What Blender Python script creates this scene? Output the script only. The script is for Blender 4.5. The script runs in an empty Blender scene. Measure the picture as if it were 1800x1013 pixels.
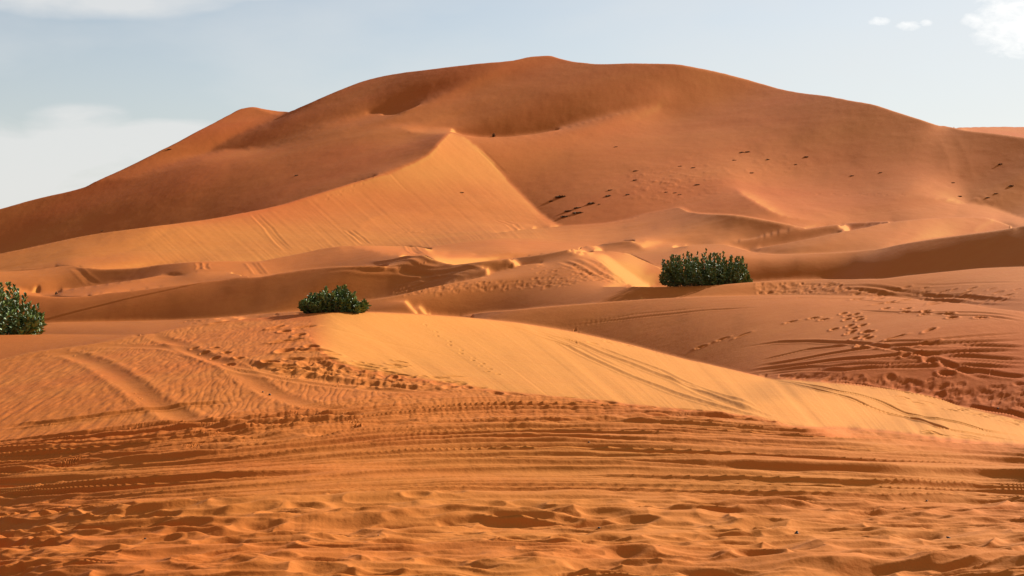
import bpy, math
import numpy as np
R = math.radians
# ---------------------------------------------------------------- camera, sky, sun, exposure
scene = bpy.context.scene
COL = scene.collection
FPX, UC, VH = 2473.0, 900.0, 430.0            # focal length, principal column and horizon row in photo pixels
cam_d = bpy.data.cameras.new('camera'); cam = bpy.data.objects.new('camera', cam_d); COL.objects.link(cam)
cam.location = (0, 0, 0); cam.rotation_euler = (R(90), 0, 0)
cam_d.sensor_width = 36.0; cam_d.lens = 36.0 * FPX / 1800.0
cam_d.shift_y = -(1013 / 2 - VH) / 1800.0
cam_d.clip_start = 0.1; cam_d.clip_end = 20000
scene.camera = cam
SUN_E, SUN_A = R(26), R(35)                   # elevation; angle behind the right-hand (+x) direction
sd = np.array([math.cos(SUN_E) * math.cos(SUN_A), math.cos(SUN_E) * math.sin(SUN_A), math.sin(SUN_E)])
sun_d = bpy.data.lights.new('sun', 'SUN'); sun = bpy.data.objects.new('sun', sun_d); COL.objects.link(sun)
sun_d.energy = 5.0; sun_d.angle = R(0.6); sun_d.color = (1.0, 0.965, 0.82)
from mathutils import Vector, Matrix
sun.rotation_euler = Vector(tuple(sd)).to_track_quat('Z', 'Y').to_euler(); sun.location = (60, 60, 60)
scene.view_settings.view_transform = 'Standard'; scene.view_settings.look = 'None'
scene.view_settings.gamma = 1.0; scene.view_settings.exposure = 0.85
world = bpy.data.worlds.new('World'); scene.world = world; world.use_nodes = True
nt = world.node_tree; nt.nodes.clear()
def N(t, **k):
    n = nt.nodes.new(t)
    for a, b in k.items():
        if a == 'ins':
            for i, v in b.items(): n.inputs[i].default_value = v
        else: setattr(n, a, b)
    return n
def mathn(op, a, b=None, c=None, clamp=False):
    n = nt.nodes.new('ShaderNodeMath'); n.operation = op; n.use_clamp = clamp
    for i, v in enumerate((a, b, c)):
        if v is None: continue
        if isinstance(v, (int, float)): n.inputs[i].default_value = v
        else: nt.links.new(v, n.inputs[i])
    return n.outputs[0]
sky = N('ShaderNodeTexSky', sky_type='NISHITA', sun_disc=False, sun_elevation=SUN_E, sun_rotation=R(90) - SUN_A,
        air_density=1.0, dust_density=0.6, ozone_density=2.0)
tc = N('ShaderNodeTexCoord'); sep = N('ShaderNodeSeparateXYZ'); nt.links.new(tc.outputs['Generated'], sep.inputs[0])
# direction -> (azimuth tangent, elevation tangent) so that the clouds sit at fixed places of the sky
X, Y, Z = sep.outputs
yy = mathn('MAXIMUM', Y, 0.02)
az = mathn('DIVIDE', X, yy); el = mathn('DIVIDE', Z, yy)
comb = N('ShaderNodeCombineXYZ'); nt.links.new(az, comb.inputs[0]); nt.links.new(el, comb.inputs[1])
def noise(scale, loc, stretch, detail=6, rough=.55, dist=0.3):
    m = N('ShaderNodeMapping'); m.inputs['Scale'].default_value = stretch; m.inputs['Location'].default_value = loc
    nt.links.new(comb.outputs[0], m.inputs[0])
    n = N('ShaderNodeTexNoise'); n.inputs['Scale'].default_value = scale; n.inputs['Detail'].default_value = detail
    n.inputs['Roughness'].default_value = rough; n.inputs['Distortion'].default_value = dist
    nt.links.new(m.outputs[0], n.inputs['Vector']); return n.outputs['Fac']
def blob(cx, cy, rx, ry):                     # 1 in the middle of a cloud bank, 0 outside it
    dx = mathn('DIVIDE', mathn('SUBTRACT', az, cx), rx); dy = mathn('DIVIDE', mathn('SUBTRACT', el, cy), ry)
    d = mathn('ADD', mathn('MULTIPLY', dx, dx), mathn('MULTIPLY', dy, dy))
    return mathn('SUBTRACT', 1.0, d, clamp=True)
def pu(u): return (u - UC) / FPX
def pv(v): return (VH - v) / FPX
def smooth(x, a, b):
    return mathn('SMOOTHSTEP', x, a, b) if False else mathn('MULTIPLY', mathn('SUBTRACT', x, a), 1.0 / (b - a), clamp=True)
n1 = noise(9, (3.1, 1.7, 0), (1, 3.2, 1), 7, .5, .2)
n2 = noise(75, (1.3, 4.1, 0), (1, 1.9, 1), 9, .66, .35)
n3 = noise(4, (7.7, 2.2, 0), (1, 2.5, 1), 5, .5, .1)
def cloud(masks, nz, k, thr, wid, top):
    m = masks[0]
    for q in masks[1:]: m = mathn('MAXIMUM', m, q)
    s = mathn('ADD', mathn('MULTIPLY', m, k), nz)
    return mathn('MULTIPLY', mathn('MULTIPLY', smooth(s, thr, thr + wid), smooth(m, 0.0, .3)), top)
c_low = cloud([blob(pu(20), pv(330), .21, .055), blob(pu(290), pv(240), .075, .016), blob(pu(140), pv(250), .06, .03)], n1, .42, .56, .22, .75)
c_top = cloud([blob(pu(150), pv(-30), .16, .03), blob(pu(520), pv(-30), .2, .016), blob(pu(800), pv(-60), .4, .022)], n1, .5, .62, .3, .75)
c_right = cloud([blob(pu(1800), pv(40), .045, .032)], n2, .55, .62, .42, .9)
c_puff = cloud([blob(pu(1545), pv(38), .010, .0042), blob(pu(1597), pv(46), .012, .0045), blob(pu(1628), pv(41), .006, .0035), blob(pu(1715), pv(38), .014, .008)], n2, .5, .66, .42, .8)
c_veil = mathn('MULTIPLY', smooth(az, -0.1, 0.42), 0.62)
c_hz = mathn('MULTIPLY', mathn('SUBTRACT', 1.0, smooth(el, 0.02, 0.2)), 0.35)
c_soft = mathn('MULTIPLY', smooth(n3, .45, .7), .42)
c_far = mathn('MULTIPLY', smooth(n1, .45, .8), mathn('MULTIPLY', smooth(el, .17, .5), .25))
fac = c_low
for c in (c_top, c_veil, c_hz, c_soft, c_far): fac = mathn('SUBTRACT', mathn('ADD', fac, c), mathn('MULTIPLY', fac, c))
hsv = N('ShaderNodeHueSaturation'); hsv.inputs['Saturation'].default_value = 0.62; hsv.inputs['Value'].default_value = 1.0
nt.links.new(sky.outputs[0], hsv.inputs['Color'])
mix = N('ShaderNodeMix', data_type='RGBA'); nt.links.new(fac, mix.inputs['Factor'])
dim_overhead = N('ShaderNodeMix', data_type='RGBA'); nt.links.new(mathn('MULTIPLY', smooth(el, .17, .55), .88), dim_overhead.inputs['Factor'])
nt.links.new(hsv.outputs[0], dim_overhead.inputs[6]); dim_overhead.inputs[7].default_value = (1.5, 1.4, 1.32, 1)   # unseen overhead sky, added dim and grey to cut blue fill light
nt.links.new(dim_overhead.outputs[2], mix.inputs[6]); mix.inputs[7].default_value = (6.9, 6.9, 6.8, 1)
mix2 = N('ShaderNodeMix', data_type='RGBA'); nt.links.new(mathn('MAXIMUM', c_right, c_puff), mix2.inputs['Factor'])
nt.links.new(mix.outputs[2], mix2.inputs[6]); mix2.inputs[7].default_value = (9.0, 9.0, 8.9, 1); mix = mix2
bg = N('ShaderNodeBackground'); bg.inputs['Strength'].default_value = 0.065
wo = N('ShaderNodeOutputWorld'); nt.links.new(mix.outputs[2], bg.inputs['Color']); nt.links.new(bg.outputs[0], wo.inputs['Surface'])

# ---------------------------------------------------------------- helpers
rng = np.random.default_rng(7)
def new_mat(name):
    m = bpy.data.materials.new(name); m.use_nodes = True
    m.node_tree.nodes.clear(); return m, m.node_tree
def tag(o, label=None, cat=None, group=None, kind=None):
    if label: o['label'] = label
    if cat: o['category'] = cat
    if group: o['group'] = group
    if kind: o['kind'] = kind
    return o
def mesh_np(name, verts, faces, mat, smooth_=True, fs=None, attrs=None):
    """verts (n,3); faces (m,k) of one size, or list of arrays."""
    if not isinstance(faces, list): faces = [faces]
    faces = [f for f in faces if len(f)]
    me = bpy.data.meshes.new(name)
    me.vertices.add(len(verts)); me.vertices.foreach_set('co', np.ascontiguousarray(verts, dtype=np.float32).ravel())
    tot = sum(f.size for f in faces); nf = sum(len(f) for f in faces)
    me.loops.add(tot); me.polygons.add(nf)
    me.loops.foreach_set('vertex_index', np.concatenate([f.ravel() for f in faces]).astype(np.int32))
    sizes = np.concatenate([np.full(len(f), f.shape[1], np.int32) for f in faces])
    st = np.zeros(nf, np.int32); st[1:] = np.cumsum(sizes)[:-1]
    me.polygons.foreach_set('loop_start', st)
    try: me.polygons.foreach_set('loop_total', sizes)
    except Exception: pass
    me.polygons.foreach_set('use_smooth', np.full(nf, smooth_, bool))
    if attrs:
        for k, v in attrs.items():
            a = me.attributes.new(k, 'FLOAT', 'POINT'); a.data.foreach_set('value', np.ascontiguousarray(v, dtype=np.float32))
    me.update(calc_edges=True)
    me.materials.append(mat)
    o = bpy.data.objects.new(name, me); COL.objects.link(o)
    return o
_perm = np.random.default_rng(11).permutation(4096).astype(np.int32)
_gr = np.random.default_rng(12).random(4096).astype(np.float32)
def vnoise(x, y, seed=0):                     # smooth value noise, -1..1
    xi = np.floor(x).astype(np.int64); yi = np.floor(y).astype(np.int64)
    fx = (x - xi).astype(np.float32); fy = (y - yi).astype(np.float32)
    fx = fx * fx * fx * (fx * (fx * 6 - 15) + 10); fy = fy * fy * fy * (fy * (fy * 6 - 15) + 10)
    def h(a, b): return _gr[_perm[(_perm[(a + seed * 37) & 4095] + b) & 4095]]
    a, b, c, d = h(xi, yi), h(xi + 1, yi), h(xi, yi + 1), h(xi + 1, yi + 1)
    return 2 * ((a + (b - a) * fx) * (1 - fy) + (c + (d - c) * fx) * fy) - 1
def fbm(x, y, seed, octs=3, g=.5):
    s = 0; a = 1
    for k in range(octs): s = s + a * vnoise(x * 2 ** k, y * 2 ** k, seed + k * 5); a *= g
    return s
def sstep(x, a, b):
    t = np.clip((x - a) / (b - a), 0, 1); return t * t * (3 - 2 * t)
def herm(pts, x, hold=False):                 # monotone curve through points
    p = np.array(sorted(pts), float); X_, Y_ = p[:, 0], p[:, 1]; h = np.diff(X_); d = np.diff(Y_) / h
    m = np.zeros(len(X_)); m[0] = d[0]; m[-1] = d[-1]
    for i in range(1, len(X_) - 1):
        if d[i - 1] * d[i] > 0: m[i] = 2 * d[i - 1] * d[i] / (d[i - 1] + d[i])
    xx = np.clip(x, X_[0], X_[-1])
    i = np.clip(np.searchsorted(X_, xx) - 1, 0, len(X_) - 2); t = (xx - X_[i]) / h[i]
    return (2*t**3-3*t**2+1)*Y_[i]+(t**3-2*t*t+t)*h[i]*m[i]+(3*t*t-2*t**3)*Y_[i+1]+(t**3-t*t)*h[i]*m[i+1]

# ---------------------------------------------------------------- dune relief 
# photo-pixel coordinates. LINES: name: (kind, [(u,v,below_luma,above_luma)], softness)
# kind 'o' = occluding crest (depth cut), 'c' = crease (shading cut only)
L={}
L['SKY']=('s',[(-40,378,95,0),(0,367,95,0),(60,350,97,0),(150,328,97,0),(165,320,100,0),(210,300,105,0),(300,255,112,0),(370,218,115,0),(400,202,118,0),(425,190,115,0),(445,187,125,0),(465,191,130,0),(505,196,110,0),(530,187,105,0),(600,157,105,0),(640,142,105,0),(700,129,100,0),(760,121,98,0),(800,116,100,0),(850,111,105,0),(900,106,110,0),(935,99,112,0),(965,97,112,0),(990,103,108,0),(1020,109,108,0),(1060,112,108,0),(1120,111,108,0),(1180,112,106,0),(1230,119,106,0),(1300,135,108,0),(1340,147,112,0),(1375,157,112,0),(1410,163,108,0),(1450,168,104,0),(1500,176,104,0),(1530,181,102,0),(1580,197,102,0),(1620,210,103,0),(1665,222,150,0),(1720,220.5,155,0),(1840,221,150,0)])
L['FAR']=('o',[(1655,219,105,150),(1700,229,100,150),(1760,236,98,140),(1800,242,96,140),(1840,247,96,140)])
L['PK']=('c',[(440,188,118,150),(455,192,112,160),(475,199,112,150),(500,204,110,120)])
L['A2']=('c',[(905,110,112,106),(850,135,114,95),(794,160,120,82),(739,183,122,70)])
L['A']=('o',[(739,183,122,70),(711,195,120,66),(692,201,120,66),(669,201,118,74),(642,198,120,104)])
L['B']=('c',[(842,172,100,100),(814,191,108,102),(767,209,122,106),(725,216,122,108),(683,220,118,108),(642,227,110,108),(600,232,106,105),(528,248,104,80),(461,260,112,86),(428,262,122,84),(400,263,120,84),(375,270,114,86),(353,275,110,100)])
L['S1']=('c',[(165,321.5,96,116),(222,313,92,120),(300,290,90,120),(350,272,94,120)])
L['S2']=('c',[(356,271,84,120),(417,238,84,124),(470,216,86,124),(508,198,96,122)])
L['S3']=('c',[(463,257,112,84),(500,248,116,82),(556,228,120,84),(605,209,122,88),(636,200,122,98)])
L['C']=('o',[(-40,453,118,78),(0,447,118,78),(100,426,118,72),(162,414,118,76),(250,402,128,85),(319,392,150,88),(403,380,152,88),(458,369,152,95),(569,337,150,102),(620,320,150,106),(664,308,150,106)])
L['C2']=('c',[(664,308,150,106),(711,292,156,100),(755,272,166,96),(772,252,170,98),(794,231,175,118)])
L['D']=('c',[(812,238,165,140),(835,255,165,128),(870,290,165,118),(905,330,162,108),(940,365,165,98),(965,385,168,95),(985,397,165,100)])
L['E']=('o',[(794,231,165,112),(815,237,152,104),(850,241,140,92),(880,241,136,88),(930,236,136,87),(980,228,138,88)])
L['E3']=('c',[(980,228,138,88),(1040,214,140,90),(1100,198,140,96),(1160,182,138,104)])
L['E2']=('c',[(690,221,128,118),(735,233,105,150),(760,233,98,120),(794,231,120,112)])
L['F']=('c',[(1290,330,125,155),(1310,345,115,178),(1340,363,115,176),(1365,376,120,170),(1390,383,128,162),(1450,388,134,152),(1500,390,132,135)])
L['G']=('c',[(1600,340,128,135),(1640,348,132,165),(1680,354,140,170),(1700,358,155,112),(1730,362,165,104),(1765,372,172,108),(1800,383,165,120),(1840,393,160,120)])
L['H']=('o',[(870,411,144,138),(900,407,146,134),(985,398,132,108),(1050,394,128,112),(1095,387,122,112),(1137,375,116,114),(1162,370,114,116),(1195,364,112,120),(1215,372,104,118),(1250,375,98,114),(1290,377,86,114),(1340,385,86,125),(1380,393,92,145),(1420,402,100,165)])
L['K']=('o',[(1287,426,110,150),(1333,417,105,105),(1382,406,98,100),(1420,402,100,165),(1467,395,98,150),(1511,391,94,132),(1555,389.5,90,125),(1593,388,120,128)])
L['Lc']=('o',[(1333,436,115,105),(1400,424,128,95),(1467,410,134,96),(1522,399,140,90),(1555,392,142,90),(1600,387,148,126),(1644,383,152,138),(1689,382,150,148),(1729,382,150,162),(1747,387,145,165),(1767,394,138,110),(1787,401,130,90)])
L['I']=('o',[(800,465,100,190),(837,461,96,190),(875,457,92,165),(920,452,90,155),(955,447,90,150),(1025,434,90,142),(1075,426,92,132),(1112,422,88,125)])
L['I2']=('c',[(1114,424,185,128),(1149,423,175,135),(1180,421,150,132),(1226,418,118,128),(1275,416,112,118)])
L['I3']=('c',[(1112,424,88,188),(1122,431,100,195),(1135,438,135,190),(1160,435,140,170),(1185,434,145,150)])
L['J']=('o',[(1185,435,145,145),(1210,432,148,125),(1240,430,150,118),(1270,430,155,145),(1300,436,158,120),(1330,444,155,102),(1370,447,142,100),(1420,446,132,112),(1480,443,124,118),(1540,438,112,124),(1580,430,104,155),(1640,420,98,158),(1700,412,92,148),(1760,404,88,130),(1800,397,86,120),(1840,390,86,120)])
L['O']=('o',[(-40,477,140,115),(0,476,140,115),(50,474,138,118),(82,471,132,120),(112,467,125,126),(130,467,118,140),(150,470,100,155),(187,473,85,165),(237,471,88,165),(287,465,98,158),(325,461,112,155),(375,459,155,152),(450,459,150,150),(500,451,132,149),(537,444,126,148),(570,437,122,148),(600,433,125,150)])
L['O2']=('c',[(604,432,120,155),(650,440,120,160),(680,447,122,155),(705,450,105,150)])
L['O3']=('o',[(600,433,150,148),(650,432,150,140),(712,432,148,135),(760,437,122,130)])
L['P']=('o',[(705,450,95,140),(742,448,92,120),(762,456,90,188),(785,462,92,192),(800,465,96,192)])
L['P2']=('c',[(735,445,160,118),(775,444,190,118),(810,446,190,118),(850,448,180,125),(900,449,165,130)])
L['Q']=('o',[(100,512,145,110),(150,504,152,102),(187,499,152,92),(237,491,146,90),(287,483,138,96),(332,480,118,108),(350,477,140,125),(375,476,156,150),(412,481,150,148),(445,487,130,140)])
L['R0']=('o',[(-40,505,165,126),(0,505,165,126),(25,506,168,122),(50,510,165,118),(75,515,155,118)])
L['R']=('o',[(-40,518,110,150),(0,517,112,155),(50,518,115,158),(75,520,120,155),(112,521,120,150),(150,520,118,155),(187,515,116,160),(237,510,114,152),(287,504,114,136),(337,498,110,118),(387,492,106,112),(425,487,100,122),(445,487,98,140),(500,479,98,122),(550,472,98,114),(600,468,95,106),(650,467,93,100),(680,467,92,95)])
L['T']=('o',[(556,554,118,92),(600,540,120,92),(632,530,125,92),(650,527,125,92),(700,519,125,90),(750,507,125,88),(800,496,122,86),(850,486,122,86),(875,477,120,84),(920,466,118,84),(955,462,118,95)])
L['U']=('o',[(1012,446,128,94),(1050,441,150,112),(1100,445,168,138),(1125,455,172,138),(1165,473,145,115),(1180,485,100,110)])
L['W']=('o',[(1060,503,114,160),(1100,503,116,175),(1150,504,118,120),(1240,502,122,72),(1320,496,125,66),(1400,492,125,64),(1467,491,122,62),(1533,491,124,62),(1600,484,126,64),(1667,477,128,68),(1733,471,130,76),(1800,469,132,84),(1840,468,132,84)])
L['X']=('o',[(770,561,95,84),(830,552,100,82),(850,549,105,82),(900,545,112,75),(950,540,116,90),(1050,532,118,104),(1150,525,120,108),(1250,521,130,114),(1400,519,140,115),(1467,520,142,108),(1555,522,144,102),(1622,528,144,100),(1689,534,144,104),(1755,543,144,112),(1800,548,144,120),(1840,552,144,120)])
L['Z']=('o',[(-40,567,135,84),(75,568,140,86),(112,566.6,145,84),(150,566,145,78),(225,565,142,74),(287,563.4,140,70),(350,561,138,72),(400,557,132,82),(460,552,128,90),(530,547.5,120,96),(575,554,112,92)])
L['Y1']=('o',[(-40,590,138,112),(0,589,138,112),(100,588,140,112),(200,588,140,116),(262,587,136,124),(290,581,130,130)])
L['Y']=('o',[(-40,642,116,120),(0,632,118,124),(60,618,122,128),(105,612,130,128),(150,606,132,128),(250,589,132,132),(300,579,130,128),(380,566,128,128),(450,559,130,122),(530,552,140,112),(585,549,160,100),(640,548,178,94),(720,551,186,90),(800,556,184,84),(900,566,184,105),(1000,582,188,92),(1100,604,192,87),(1200,630,195,88),(1280,648,196,94),(1350,664,197,108)])
L['AA']=('c',[(550,600,130,185),(565,618,118,190),(590,635,115,188),(640,650,118,182),(700,660,124,172),(800,675,128,164),(900,690,128,162),(1000,700,128,165),(1100,710,124,168),(1200,720,122,172),(1300,730,120,182),(1350,738,118,188),(1400,750,118,192),(1480,752,120,192),(1560,757,120,190),(1640,768,120,188),(1720,776,124,186),(1840,785,125,184)])
L['AB']=('c',[(1353,667,197,110),(1453,672,200,112),(1554,682,200,106),(1630,695,198,100),(1696,715,196,102),(1840,748,192,110)])
# free shading points (u,v,luma)
P=[(394,292,120),(413,295,84),(396,312,112),(408,318,84),(370,345,82),(360,330,104),(340,305,112),(965,120,112),(965,160,107),(1000,190,99),(900,200,98),(880,160,104),(1100,150,101),(1200,150,99),(1120,180,97),(1350,180,107),(1420,220,88),(1500,215,93),(1500,280,84),(1400,250,86),(1600,250,89),(1300,210,104),(1330,260,90),(1200,250,108),(1100,240,114),(1000,270,101),(950,310,96),(1000,320,98),(1100,290,102),(1180,225,118),(1280,185,114),(1240,170,118),(1100,340,108),(1250,330,112),(1650,285,88),(1750,270,94),(1780,320,87),(1690,310,83),(1660,250,97),(930,252,116),(1040,238,112),
(1290,312,134),(1380,345,130),(1450,365,132),(1345,325,114),(1640,322,142),(1600,325,112),(1705,338,96),(1500,372,126),(1600,365,130),(1700,378,150),(1640,370,134),(1450,310,98),(1550,320,96),(1400,300,100),
(60,375,92),(150,350,96),(222,312,114),(150,400,77),(250,345,96),(240,309,116),(300,287,117),(353,267,114),(280,300,98),(330,290,102),(417,240,116),(380,255,100),(470,225,118),(455,245,92),(420,255,90),(500,249,112),(556,228,115),(605,210,115),(639,202,118),(560,205,92),(500,232,88),(620,180,98),(700,160,88),(760,140,92),(640,215,112),(580,225,110),
(375,290,112),(400,300,108),(420,300,92),(385,335,88),(450,300,88),(520,290,88),(600,290,94),(450,345,97),(540,318,98),(640,268,107),(700,260,110),(330,370,104),(280,376,98),(300,350,85),(375,362,82),(220,385,90),(700,245,110),(740,255,100),
(800,248,172),(830,290,164),(880,350,160),(940,382,164),(760,300,160),(700,330,155),(750,380,150),(600,350,152),(600,400,147),(500,390,150),(400,400,154),(300,425,165),(250,445,166),(450,420,148),(700,405,144),(850,395,142),(800,412,134),(870,403,134),(910,395,138),(60,452,104),(120,445,104),(180,432,108),(215,425,116),(225,440,145),(180,455,140),(100,462,112),
(1000,345,100),(850,432,118),(920,425,118),(1000,415,116),(1100,400,100),(1150,400,98),(1200,395,92),(1280,395,78),(1350,402,90),(1200,411,112),(1300,412,108),(1060,412,112),
(1135,430,192),(1160,429,176),(1240,425,108),(1280,426,150),(1400,414,94),(1350,426,106),(1450,430,110),(1400,437,100),(1520,418,116),(1570,418,120),(1590,425,150),(1612,405,155),(1595,400,130),(1650,402,156),(1700,396,146),(1750,399,136),(1790,392,145),
(40,490,128),(80,490,122),(120,490,112),(170,486,92),(220,481,88),(280,474,100),(150,500,106),(400,470,150),(430,480,146),(460,466,128),(500,460,115),(560,450,106),(600,445,108),(640,447,118),(540,462,104),(600,458,104),(680,457,104),
(200,508,156),(170,510,156),(280,495,136),(340,489,112),(400,486,108),(300,500,128),(120,516,148),
(40,500,128),(100,545,84),(100,532,92),(200,535,74),(300,522,68),(400,510,62),(450,505,62),(300,548,66),(350,556,68),(250,556,74),(450,530,68),(500,510,72),(500,540,92),(420,548,80),(550,500,76),(600,490,82),(650,500,94),(700,480,86),(700,500,90),(750,475,86),(750,490,84),(650,515,90),(800,475,98),(850,470,96),(560,525,86),
(700,527,118),(750,520,116),(800,510,120),(850,502,122),(900,490,125),(950,480,128),(700,540,96),(750,542,90),(850,532,98),(800,543,86),(900,528,98),(1000,515,112),(950,505,118),(1050,518,112),(990,465,140),(960,470,128),(1000,452,118),
(1040,462,160),(1080,480,175),(1050,488,160),(1090,495,184),(1120,480,168),(1145,485,128),(1130,497,155),(1160,494,102),(1000,485,130),
(1400,465,70),(1350,475,66),(1500,462,64),(1600,450,61),(1700,438,60),(1780,425,64),(1780,455,80),(1720,455,70),(1340,460,84),(1650,466,66),(1200,445,138),(1180,455,132),(1250,445,134),(1300,450,112),(1220,475,100),(1400,456,100),(1500,451,80),
(1450,503,116),(1600,497,118),(1700,487,124),(1780,503,130),(1700,512,116),(1600,513,110),(1300,508,120),(1200,511,120),(1100,511,118),(1780,525,126),
(950,556,96),(1000,562,88),(1050,574,86),(1100,560,86),(1200,560,82),(1200,600,85),(1250,622,86),(1300,600,92),(1300,560,94),(1400,550,110),(1500,560,116),(1600,572,119),(1700,572,124),(1780,582,126),(1400,610,108),(1500,620,113),(1600,640,118),(1750,650,122),(1450,645,106),(1350,652,106),(1700,690,112),(1560,660,114),
(100,578,116),(160,580,116),(220,579,118),(40,606,122),(120,599,130),(200,594,134),
(600,580,190),(640,612,188),(700,600,176),(800,600,162),(900,620,160),(1000,645,164),(1000,600,176),(1100,680,170),(1200,690,178),(1300,700,190),(1400,700,198),(1500,720,198),(1600,720,198),(1600,695,200),(1700,750,195),(1780,765,190),(700,640,176),(900,670,160),(1100,640,182),(720,575,172),(850,585,164),(560,580,165),(530,575,140),
(300,620,125),(100,680,112),(200,700,115),(400,650,125),(300,750,112),(100,800,106),(500,700,124),(700,720,128),(900,740,127),(1200,760,122),(1600,800,125),(1500,860,138),(1000,850,138),(600,850,124),(300,900,115),(100,950,115),(800,950,134),(1300,950,146),(1700,950,140),(1700,860,136),(450,590,130),(1100,800,120),(400,820,112),(20,650,110),(500,600,128)]
# depth anchors: on occluding lines (u, near m, far m); SKY near only
DL={
'SKY':[(0,410,0),(300,480,0),(445,520,0),(505,500,0),(560,500,0),(700,530,0),(965,550,0),(1180,530,0),(1340,500,0),(1530,480,0),(1655,480,0),(1670,1200,0),(1800,1200,0)],
'FAR':[(1670,480,1150),(1800,480,1150)],
'A':[(739,462,466),(711,455,475),(669,450,466),(642,448,450)],
'C':[(0,318,335),(162,325,345),(319,325,350),(458,335,360),(569,350,372),(664,366,372)],
'E':[(794,385,395),(850,395,425),(930,405,430),(980,415,420)],
'H':[(870,315,318),(985,285,322),(1095,275,325),(1195,272,325),(1290,268,318),(1420,262,285)],
'K':[(1287,225,228),(1333,225,235),(1420,228,262),(1511,232,300),(1593,240,310)],
'Lc':[(1333,195,200),(1467,195,225),(1555,200,235),(1644,202,312),(1729,200,318),(1787,206,209)],
'I':[(800,152,225),(875,148,225),(955,154,232),(1075,182,235),(1112,208,212)],
'J':[(1185,160,165),(1240,150,180),(1330,135,185),(1420,125,180),(1540,118,178),(1640,113,178),(1800,108,180)],
'O':[(0,200,235),(112,205,245),(237,205,262),(375,215,275),(500,222,290),(600,240,300)],
'O3':[(600,245,300),(712,265,300),(760,280,290)],
'P':[(705,180,200),(762,162,215),(800,152,225)],
'Q':[(100,170,172),(187,160,185),(287,160,190),(375,162,200),(445,184,190)],
'R0':[(0,165,190),(75,170,172)],
'R':[(0,115,158),(112,116,158),(237,118,152),(337,120,150),(430,124,170),(450,125,188),(550,135,190),(650,155,185),(680,168,172)],
'T':[(556,80,122),(600,82,126),(700,86,130),(800,93,133),(875,102,134),(955,128,134)],
'U':[(1012,140,145),(1050,132,165),(1100,120,165),(1165,102,112),(1180,100,102)],
'W':[(1060,80,84),(1150,76,90),(1240,74,108),(1320,74,112),(1467,76,110),(1600,78,104),(1733,78,98),(1800,78,95)],
'X':[(770,48,80),(850,50,78),(950,52,72),(1150,54,68),(1250,54,66),(1400,54,64),(1555,53,63),(1689,50,60),(1800,47,56)],
'Z':[(0,56,100),(150,56,104),(287,58,106),(400,50,108),(560,45,104)],
'Y1':[(0,40,50),(100,40,50),(200,38,48),(290,35,38)],
'Y':[(0,28,35),(105,29,35),(250,33,36),(300,34,37),(450,34,43),(530,34,43),(539,34,80),(720,33,76),(812,32,74),(821,32,49),(900,31,46),(1000,30,44),(1100,30,42),(1200,30,38),(1280,30,35),(1350,30,31.5)],
}
# depth anchors at points
DP=[(88,505,173),(60,497,182),(30,490,188),(88,512,165),(20,1010,8.5),(900,1010,8.5),(1780,1010,8.5),(0,900,10.6),(900,900,10.6),(1800,900,10.4),(300,800,13.6),(900,800,13.2),(1500,800,13),(1800,800,13),(300,700,19),(100,700,18),(600,700,18.5),(600,640,24),(800,680,19),(1000,705,17.5),(1200,725,17),(1400,755,15.8),(1800,785,14.2),(300,620,27),(450,600,28.5),
(1500,670,28.5),(1600,690,25.5),(1400,700,22.5),(1600,730,18.5),(1780,745,18.5),(1300,700,22),(1100,680,20.5),(900,640,24),
(1500,640,30),(1600,600,36),(1750,620,31),(1400,600,39),(1500,560,45),(1300,600,41),(1200,590,43),(1100,580,45),
(800,430,300),(794,300,365),(600,400,320),(300,430,300),(1200,330,345),(1000,380,330),(1450,350,345),(1600,350,352),(1750,355,345),(1750,300,400),(1400,260,410),(1100,260,385),(60,400,365),(300,340,395),(600,270,420),(450,300,410),
(200,540,111),(450,530,120),(650,500,138),(1100,480,100),(1090,500,88),(1000,500,90),(850,530,76),(1600,470,108),(950,490,98)]

# ---------------------------------------------------------------- relief solver
# The relief is found as a range for every bearing/elevation of the survey such that each dune
# face leans towards or away from the sun as much as its tone asks for, with crests hiding what is behind.
F32 = np.float32
def tone(x):
    x = np.asarray(x, float) / 255; return np.where(x < .04045, x / 12.92, ((x + .055) / 1.055) ** 2.4)
def mono(pts, us, k=1):
    p = sorted(pts); x = np.array([a[0] for a in p], float); y = np.array([a[k] for a in p], float)
    h = np.diff(x); d = np.diff(y) / h; m = np.zeros(len(x)); m[0] = d[0]; m[-1] = d[-1]
    for i in range(1, len(x) - 1):
        if d[i - 1] * d[i] > 0: m[i] = 2 * d[i - 1] * d[i] / (d[i - 1] + d[i])
    i = np.clip(np.searchsorted(x, us) - 1, 0, len(x) - 2); t = np.clip((us - x[i]) / h[i], 0, 1)
    r = (2*t**3-3*t**2+1)*y[i]+(t**3-2*t*t+t)*h[i]*m[i]+(3*t*t-2*t**3)*y[i+1]+(t**3-t*t)*h[i]*m[i+1]
    return np.where((us < x[0]) | (us > x[-1]), np.nan, r)
class Level: pass
def near_idx(a, b): return np.clip(np.rint((b - a[0]) / (a[1] - a[0])).astype(int), 0, len(a) - 1)
def resample(x, g, us, vs): return x[np.ix_(near_idx(g.vs, vs), near_idx(g.us, us))]
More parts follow.
